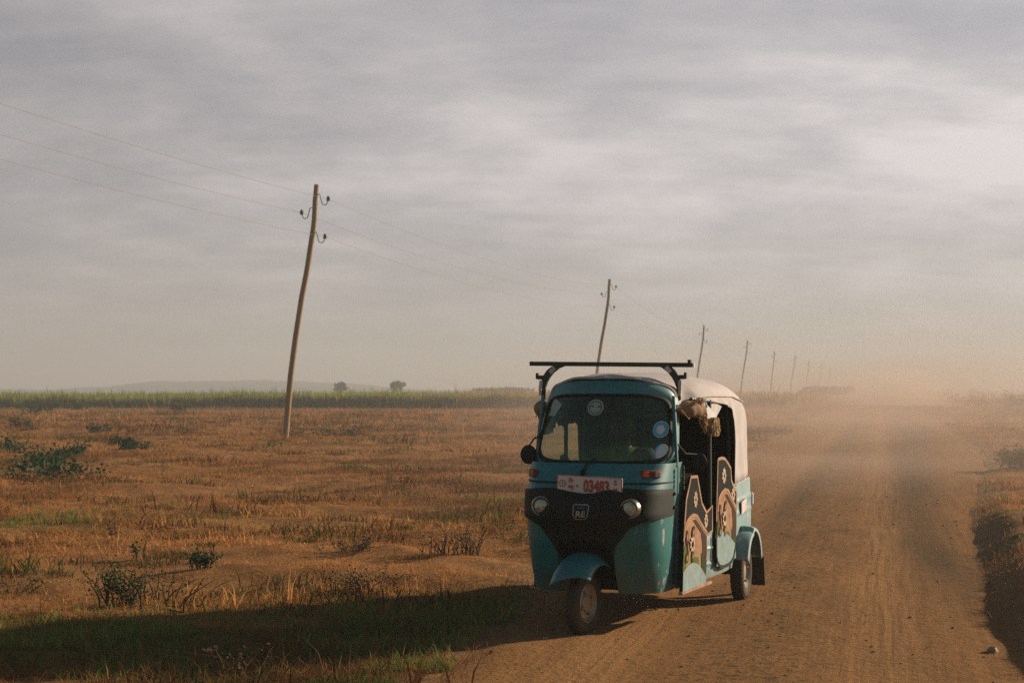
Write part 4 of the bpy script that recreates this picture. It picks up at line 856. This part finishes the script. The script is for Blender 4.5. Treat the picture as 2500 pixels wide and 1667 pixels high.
# rolled side curtains with fringe
def curtain(sg):
    X = lambda w: sg * (cb(w) + .015); q = MB(); rows = []
    for k in range(22):
        t = k / 21; w = lerp(.56, .86, t); r = .010 + .050 * sm(t, 0, .5) * (1 - .1 * t); z = lerp(1.475, 1.462, t)
        rows.append([(X(w) + sg * .020 * sm(t, 0, .4) + r * .95 * math.cos(a) * (1 + .08 * math.sin(3 * a + k)), w, z + r * math.sin(a) * (1 + .06 * math.sin(5 * a + k * 1.3))) for a in [2 * math.pi * j / 16 for j in range(16)]])
    q.grid(rows, 0, True); e_ = rows[-1]; q.add(e_, [tuple(range(16))]); c_ = q.build('rolled_curtain', M['curtain'], RK)
    MB().tube([(X(.8) + sg * .045, .80 + .002 * k, 1.405 + .012 * abs(k - 5)) for k in range(11)], .005, 5).build('tie_cord', M['fringe'], c_); MB().tube([(X(.62) + sg * (.01 + .05 * math.sin(a)), .58 + .012 * k, 1.40 + .008 * abs(k - 8)) for k, a in enumerate(np.linspace(.3, 2, 17))], .004, 5).build('tie_cord', M['fringe'], c_)
    f_ = MB()
    for k in range(260):                                    # frayed fringe falling from the roll to the tassel
        t = random.random(); w0 = lerp(.83, 1.0, t) + random.gauss(0, .02); z0 = lerp(1.50, 1.38, t) + random.gauss(0, .02); L = random.uniform(.03, .07)
        f_.tube([(X(.9) + sg * random.uniform(.0, .05), w0, z0), (X(.9) + sg * random.uniform(.0, .06), w0 + random.gauss(.02, .02), z0 - L)], .004, 3)
    for k in range(60):
        if sg < 0: break
        w0 = random.uniform(.60, .85); f_.tube([(X(.8) + sg * random.uniform(.03, .08), w0, 1.515), (X(.8) + sg * random.uniform(.03, .09), w0 + random.gauss(0, .03), 1.515 + random.uniform(.0, .03))], .003, 3)
    for k in range(420):                                    # the hanging tassel
        a = random.random(); s0 = lerp(.98, 1.20, a); f_.tube([(X(1.2) + sg * random.uniform(0, .04), lerp(1.05, 1.20, a), 1.385 + random.uniform(-.01, .02)), (X(1.2) + sg * random.uniform(0, .05), s0 + random.gauss(0, .01), 1.285 + random.uniform(-.014, .055))], .0045, 3)
    f_.build('fringe', M['fringe'], RK)
    p_ = MB(); pts = [(1.0, 1.530), (1.25, 1.515), (1.52, 1.482), (1.44, 1.43), (1.36, 1.385), (1.28, 1.375), (1.19, 1.372), (1.11, 1.39), (1.05, 1.45)]
    p_.poly(pts, lambda w, z, d: (X(w) - sg * (.02 + .10 * (1.53 - z)) + sg * d, w, z), 0, .004); p_.build('clear_curtain_flap', M['plastic'], RK)
    p_ = MB(); p_.poly([(1.02, 1.50), (1.10, 1.47), (1.20, 1.42), (1.25, 1.375), (1.10, 1.372), (1.03, 1.40)], lambda w, z, d: (X(w) + sg * (.012 + .06 * (1.52 - z)) + sg * d, w, z), 0, .004); p_.build('clear_curtain_fold', M['plastic'], RK)
curtain(1); curtain(-1)

# ------------------------------------------------------------------ driver seated at the handlebar
def driver():
    root = empty('person', RK.location, -YAW); tag(root, 'driver in dark jacket over a pale collar seated behind the windscreen', 'person')
    b = MB()
    b.tube([(0, 1.06, .62), (0, 1.05, .75), (0, 1.02, .92), (0, 1.0, 1.06), (0, .985, 1.15), (0, .975, 1.19)], [.165, .155, .165, .185, .14, .075], 18)
    b.tube([(0, .98, 1.16), (0, .962, 1.25)], [.058, .052], 14); b.ball((0, .945, 1.345), (.078, .098, .118), 22, 16); b.ball((0, .905, 1.29), (.052, .06, .05), 14, 10)
    b.tube([(0, .853, 1.355), (0, .833, 1.315), (0, .86, 1.308)], [.012, .018, .012], 8)
    for s in (-1, 1):
        b.ball((s * .082, .955, 1.335), (.014, .024, .034), 10, 8); b.ball((s * .032, .858, 1.352), (.016, .012, .010), 8, 6)
        b.tube([(0, 1.0, 1.10), (s * .17, 1.0, 1.12), (s * .245, .92, .99), (s * .285, .84, .88), (s * .29, .74, .95), (s * .305, .685, .995)], [.09, .075, .058, .050, .042, .032], 12)
        b.tube([(s * .305, .69, .998), (s * .31, .655, 1.012)], [.036, .040], 10)
        for k in range(4):
            z = 1.022 - k * .004; u = s * (.285 + .018 * k); b.tube([(u, .655, z + .006), (u, .622 + .004 * k, z + .004), (u, .614 + .004 * k, z - .02), (u, .635, z - .038)], [.010, .010, .009, .008], 6)
        b.tube([(s * .285, .66, 1.0), (s * .265, .64, .985), (s * .262, .625, .972)], [.012, .011, .009], 6)
        b.tube([(0, 1.05, .66), (s * .10, 1.02, .655), (s * .15, .80, .67), (s * .165, .66, .66), (s * .155, .63, .52), (s * .15, .64, .36), (s * .15, .62, .32)], [.12, .10, .085, .07, .062, .048, .045], 14)
        b.tube([(s * .15, .66, .33), (s * .155, .58, .325), (s * .16, .52, .315)], [.045, .042, .028], 10)
    o = b.build('body', [M['skin'], M['jacket'], M['trousers'], M['shirt']], root)
    rm = o.modifiers.new('remesh', 'REMESH'); rm.mode = 'VOXEL'; rm.voxel_size = .0075; sm2 = o.modifiers.new('smooth', 'SMOOTH'); sm2.factor = .5; sm2.iterations = 3
    dg = bpy.context.evaluated_depsgraph_get(); me = bpy.data.meshes.new_from_object(o.evaluated_get(dg)); o.modifiers.clear(); old = o.data; o.data = me; bpy.data.meshes.remove(old)
    me.materials.clear()
    for mm in (M['skin'], M['jacket'], M['trousers'], M['shirt']): me.materials.append(mm)
    for p in me.polygons:
        c_ = p.center; m = 0
        if c_.z < .74 and c_.y < 1.3: m = 2
        if c_.z >= .70 and c_.z < 1.195 and (c_.y > .705 or c_.z < .9) and not (c_.y < .78 and abs(c_.x) < .23): m = 1
        if c_.z < .70: m = 2
        if m == 1 and c_.y < .97 and abs(c_.x) < .03 + (c_.z - 1.02) * .38 and c_.z > 1.0: m = 3
        p.material_index = m; p.use_smooth = True
    h = MB(); rows = []
    for i in range(9):
        a = R(lerp(12, 90, i / 8)); rows.append([(.084 * math.cos(a) * math.cos(q), .952 + .104 * math.cos(a) * math.sin(q), 1.352 + .122 * math.sin(a) + (-.03 if math.sin(q) > .2 and i < 2 else 0)) for q in [2 * math.pi * j / 24 for j in range(24)]])
    h.grid(rows, 0, True).build('hair', M['hair'], root)
driver()

# ------------------------------------------------------------------ air: haze and dust
def volume_box(name, x0, x1, y0, y1, z0, z1, colr, dens, aniso=.35):
    m = bpy.data.materials.new(name + '_air'); m.use_nodes = True; nt = m.node_tree; nt.nodes.remove(nt.nodes['Principled BSDF'])
    v = nt.nodes.new('ShaderNodeVolumePrincipled'); setc(v.inputs['Color'], colr); v.inputs['Density'].default_value = dens; v.inputs['Anisotropy'].default_value = aniso
    nt.links.new(v.outputs[0], nt.nodes['Material Output'].inputs['Volume'])
    o = MB().box(((x0 + x1) / 2, (y0 + y1) / 2, (z0 + z1) / 2), (x1 - x0, y1 - y0, z1 - z0)).build(name, m, smooth=False); return o
HZ = volume_box('haze', -1700, 1700, -60, 2700, -3.5, 34, (.54, .565, .57), .0015, .2)
tag(HZ, 'pale dusty haze lying over the whole plain', 'haze', kind='stuff')
def dust(name, c, rad, rz, dens, lab, scale, colr=(.56, .435, .345), cut=.35):
    m = bpy.data.materials.new('dust_air'); m.use_nodes = True; nt = m.node_tree; nt.nodes.remove(nt.nodes['Principled BSDF'])
    v = nt.nodes.new('ShaderNodeVolumePrincipled'); setc(v.inputs['Color'], colr); v.inputs['Anisotropy'].default_value = .3
    tc = nt.nodes.new('ShaderNodeTexCoord'); ln = nt.nodes.new('ShaderNodeVectorMath'); ln.operation = 'LENGTH'; nt.links.new(tc.outputs['Object'], ln.inputs[0])
    fall = nt.nodes.new('ShaderNodeMapRange'); fall.interpolation_type = 'SMOOTHSTEP'; nt.links.new(ln.outputs['Value'], fall.inputs['Value'])
    for k, q in (('From Min', .15), ('From Max', .98), ('To Min', 1.), ('To Max', 0.)): fall.inputs[k].default_value = q
    n = noise(nt, scale, 3, .55, dist=.3); nn = ramp(nt, n, [(cut, .06), (.72, 1.)])
    nt.links.new(math_n(nt, 'MULTIPLY', math_n(nt, 'MULTIPLY', fall.outputs[0], nn), dens), v.inputs['Density'])
    nt.links.new(v.outputs[0], nt.nodes['Material Output'].inputs['Volume'])
    o = MB().ball((0, 0, 0), 1, 28, 16).build(name, m); o.location = c; o.scale = rad; o.rotation_euler = (0, 0, rz); tag(o, lab, 'dust cloud', kind='stuff'); return o
rz = -math.atan(SL)
dust('dust_cloud', (80, 300, 2), (75, 150, 20), rz, .0080, 'tall thin veil of dust drifting over the distant poles', 1.4, (.53, .465, .42), .25)
dust('dust_cloud', (6.0, 30, .35), (10, 20, 1.6), rz, .060, 'thin brown dust hanging over the track behind the auto rickshaw', 2.2)
dust('dust_cloud', (16, 72, .5), (26, 46, 3.8), rz, .046, 'wide veil of dust over the far track', 2.0)
dust('dust_cloud', (38.5, 150, .8), (8, 13, 3.8), rz, .20, 'pale billowing dust cloud where the track meets the horizon', 1.8, (.68, .58, .51), .30)

# ------------------------------------------------------------------ sky, sun, camera
SUN_AZ, SUN_EL = 62, 19                                   # clockwise from +Y
w = bpy.data.worlds.new('World'); sc.world = w; w.use_nodes = True; nt = w.node_tree; bg = nt.nodes['Background']
sky = nt.nodes.new('ShaderNodeTexSky'); sky.sky_type = 'NISHITA'; sky.sun_disc = False; sky.sun_elevation = R(SUN_EL); sky.sun_rotation = R(SUN_AZ); sky.dust_density = 1; sky.air_density = 1
tc = nt.nodes.new('ShaderNodeTexCoord'); sp = nt.nodes.new('ShaderNodeSeparateXYZ'); nt.links.new(tc.outputs['Generated'], sp.inputs[0])
den = math_n(nt, 'ADD', math_n(nt, 'MAXIMUM', sp.outputs['Z'], 0), .26)
cx = math_n(nt, 'DIVIDE', sp.outputs['X'], den); cy = math_n(nt, 'DIVIDE', sp.outputs['Y'], den); cv = nt.nodes.new('ShaderNodeCombineXYZ'); nt.links.new(cx, cv.inputs[0]); nt.links.new(cy, cv.inputs[1])
def cnoise(scale, sx, sy, det, rough, off, dist=0, rot=0):
    mp = nt.nodes.new('ShaderNodeMapping'); nt.links.new(cv.outputs[0], mp.inputs['Vector']); mp.inputs['Scale'].default_value = (sx, sy, 1); mp.inputs['Location'].default_value = off; mp.inputs['Rotation'].default_value = (0, 0, rot)
    n = nt.nodes.new('ShaderNodeTexNoise'); n.inputs['Scale'].default_value = scale; n.inputs['Detail'].default_value = det; n.inputs['Roughness'].default_value = rough; n.inputs['Distortion'].default_value = dist
    nt.links.new(mp.outputs[0], n.inputs['Vector']); return n.outputs['Fac']
n1 = cnoise(1.5, .85, 1.0, 8, .58, (2.55, 7.3, 0), .25, R(-14)); n2 = cnoise(4.2, .9, 1.0, 7, .60, (1.2, 4.1, 2), .2, R(-18))
n3 = cnoise(3.0, .42, 1.55, 9, .60, (6.3, 2.2, 1), .15, R(-7))
nn = math_n(nt, 'ADD', math_n(nt, 'ADD', math_n(nt, 'MULTIPLY', n1, .52), math_n(nt, 'MULTIPLY', n2, .22)), math_n(nt, 'MULTIPLY', n3, .26))
SKYK = 1.29
cloud = ramp(nt, nn, [(.41, (.166 * SKYK, .165 * SKYK, .182 * SKYK)), (.50, (.224 * SKYK, .215 * SKYK, .223 * SKYK)), (.585, (.300 * SKYK, .281 * SKYK, .285 * SKYK))])
# brighter towards the sun's side
sd_ = Vector((math.sin(R(52)) * math.cos(R(16)), math.cos(R(52)) * math.cos(R(16)), math.sin(R(16))))
dt = nt.nodes.new('ShaderNodeVectorMath'); dt.operation = 'DOT_PRODUCT'; nt.links.new(tc.outputs['Generated'], dt.inputs[0]); dt.inputs[1].default_value = sd_
gl_ = nt.nodes.new('ShaderNodeMapRange'); nt.links.new(dt.outputs['Value'], gl_.inputs['Value'])
for k, v in (('From Min', .42), ('From Max', .86), ('To Min', .93), ('To Max', 1.36)): gl_.inputs[k].default_value = v
cl2 = nt.nodes.new('ShaderNodeVectorMath'); cl2.operation = 'SCALE'; nt.links.new(cloud, cl2.inputs[0]); nt.links.new(gl_.outputs[0], cl2.inputs['Scale'])
lowb = nt.nodes.new('ShaderNodeMapRange'); nt.links.new(sp.outputs['Z'], lowb.inputs['Value'])
for k, v in (('From Min', 0.), ('From Max', .12), ('To Min', .8), ('To Max', 0.)): lowb.inputs[k].default_value = v
cl3 = mix(nt, lowb.outputs[0], cl2.outputs[0], (.270, .257, .229))
# the cloud bank fills the view side; overhead and behind it the clear sky is deeper
fy = nt.nodes.new('ShaderNodeMapRange'); fy.interpolation_type = 'SMOOTHSTEP'; nt.links.new(sp.outputs['Y'], fy.inputs['Value'])
for k, v in (('From Min', .35), ('From Max', .80), ('To Min', 0.), ('To Max', 1.)): fy.inputs[k].default_value = v
fz = nt.nodes.new('ShaderNodeMapRange'); fz.interpolation_type = 'SMOOTHSTEP'; nt.links.new(sp.outputs['Z'], fz.inputs['Value'])
for k, v in (('From Min', .26), ('From Max', .45), ('To Min', 1.), ('To Max', 0.)): fz.inputs[k].default_value = v
mask = math_n(nt, 'MULTIPLY', fy.outputs[0], fz.outputs[0])
SKS = .05
inv = nt.nodes.new('ShaderNodeVectorMath'); inv.operation = 'SCALE'; nt.links.new(cl3, inv.inputs[0]); inv.inputs['Scale'].default_value = 1 / SKS
dim = nt.nodes.new('ShaderNodeVectorMath'); dim.operation = 'SCALE'; nt.links.new(sky.outputs[0], dim.inputs[0]); dim.inputs['Scale'].default_value = 1.0
nt.links.new(mix(nt, mask, dim.outputs[0], inv.outputs[0]), bg.inputs['Color']); bg.inputs['Strength'].default_value = SKS
sun = bpy.data.lights.new('sun', 'SUN'); sun.energy = 5.0; sun.angle = R(1.0); sun.color = (1, .835, .645)
so = bpy.data.objects.new('sun', sun); col.objects.link(so)
d = Vector((math.sin(R(SUN_AZ)) * math.cos(R(SUN_EL)), math.cos(R(SUN_AZ)) * math.cos(R(SUN_EL)), math.sin(R(SUN_EL)))); so.rotation_euler = d.to_track_quat('Z', 'Y').to_euler()
cam = bpy.data.cameras.new('camera'); co = bpy.data.objects.new('camera', cam); col.objects.link(co); sc.camera = co
co.location = (0, 0, 1.6); co.rotation_euler = (R(90), 0, 0); cam.sensor_width = 36; cam.lens = 36 * 3650 / 2500; cam.shift_y = 116.5 / 2500
cam.clip_start = .05; cam.clip_end = 9000; cam.dof.use_dof = True; cam.dof.focus_distance = 10.1; cam.dof.aperture_fstop = 5.6
vs = sc.view_settings; vs.view_transform = 'Standard'; vs.look = 'None'; vs.exposure = .64; vs.gamma = 1; vs.use_curve_mapping = False
sc.render.engine = 'CYCLES'; cy_ = sc.cycles
cy_.max_bounces = 8; cy_.diffuse_bounces = 3; cy_.glossy_bounces = 3; cy_.transmission_bounces = 4; cy_.transparent_max_bounces = 8; cy_.volume_bounces = 1
cy_.use_denoising = False; cy_.volume_step_rate = 2.0; cy_.volume_max_steps = 64; cy_.sample_clamp_indirect = 4
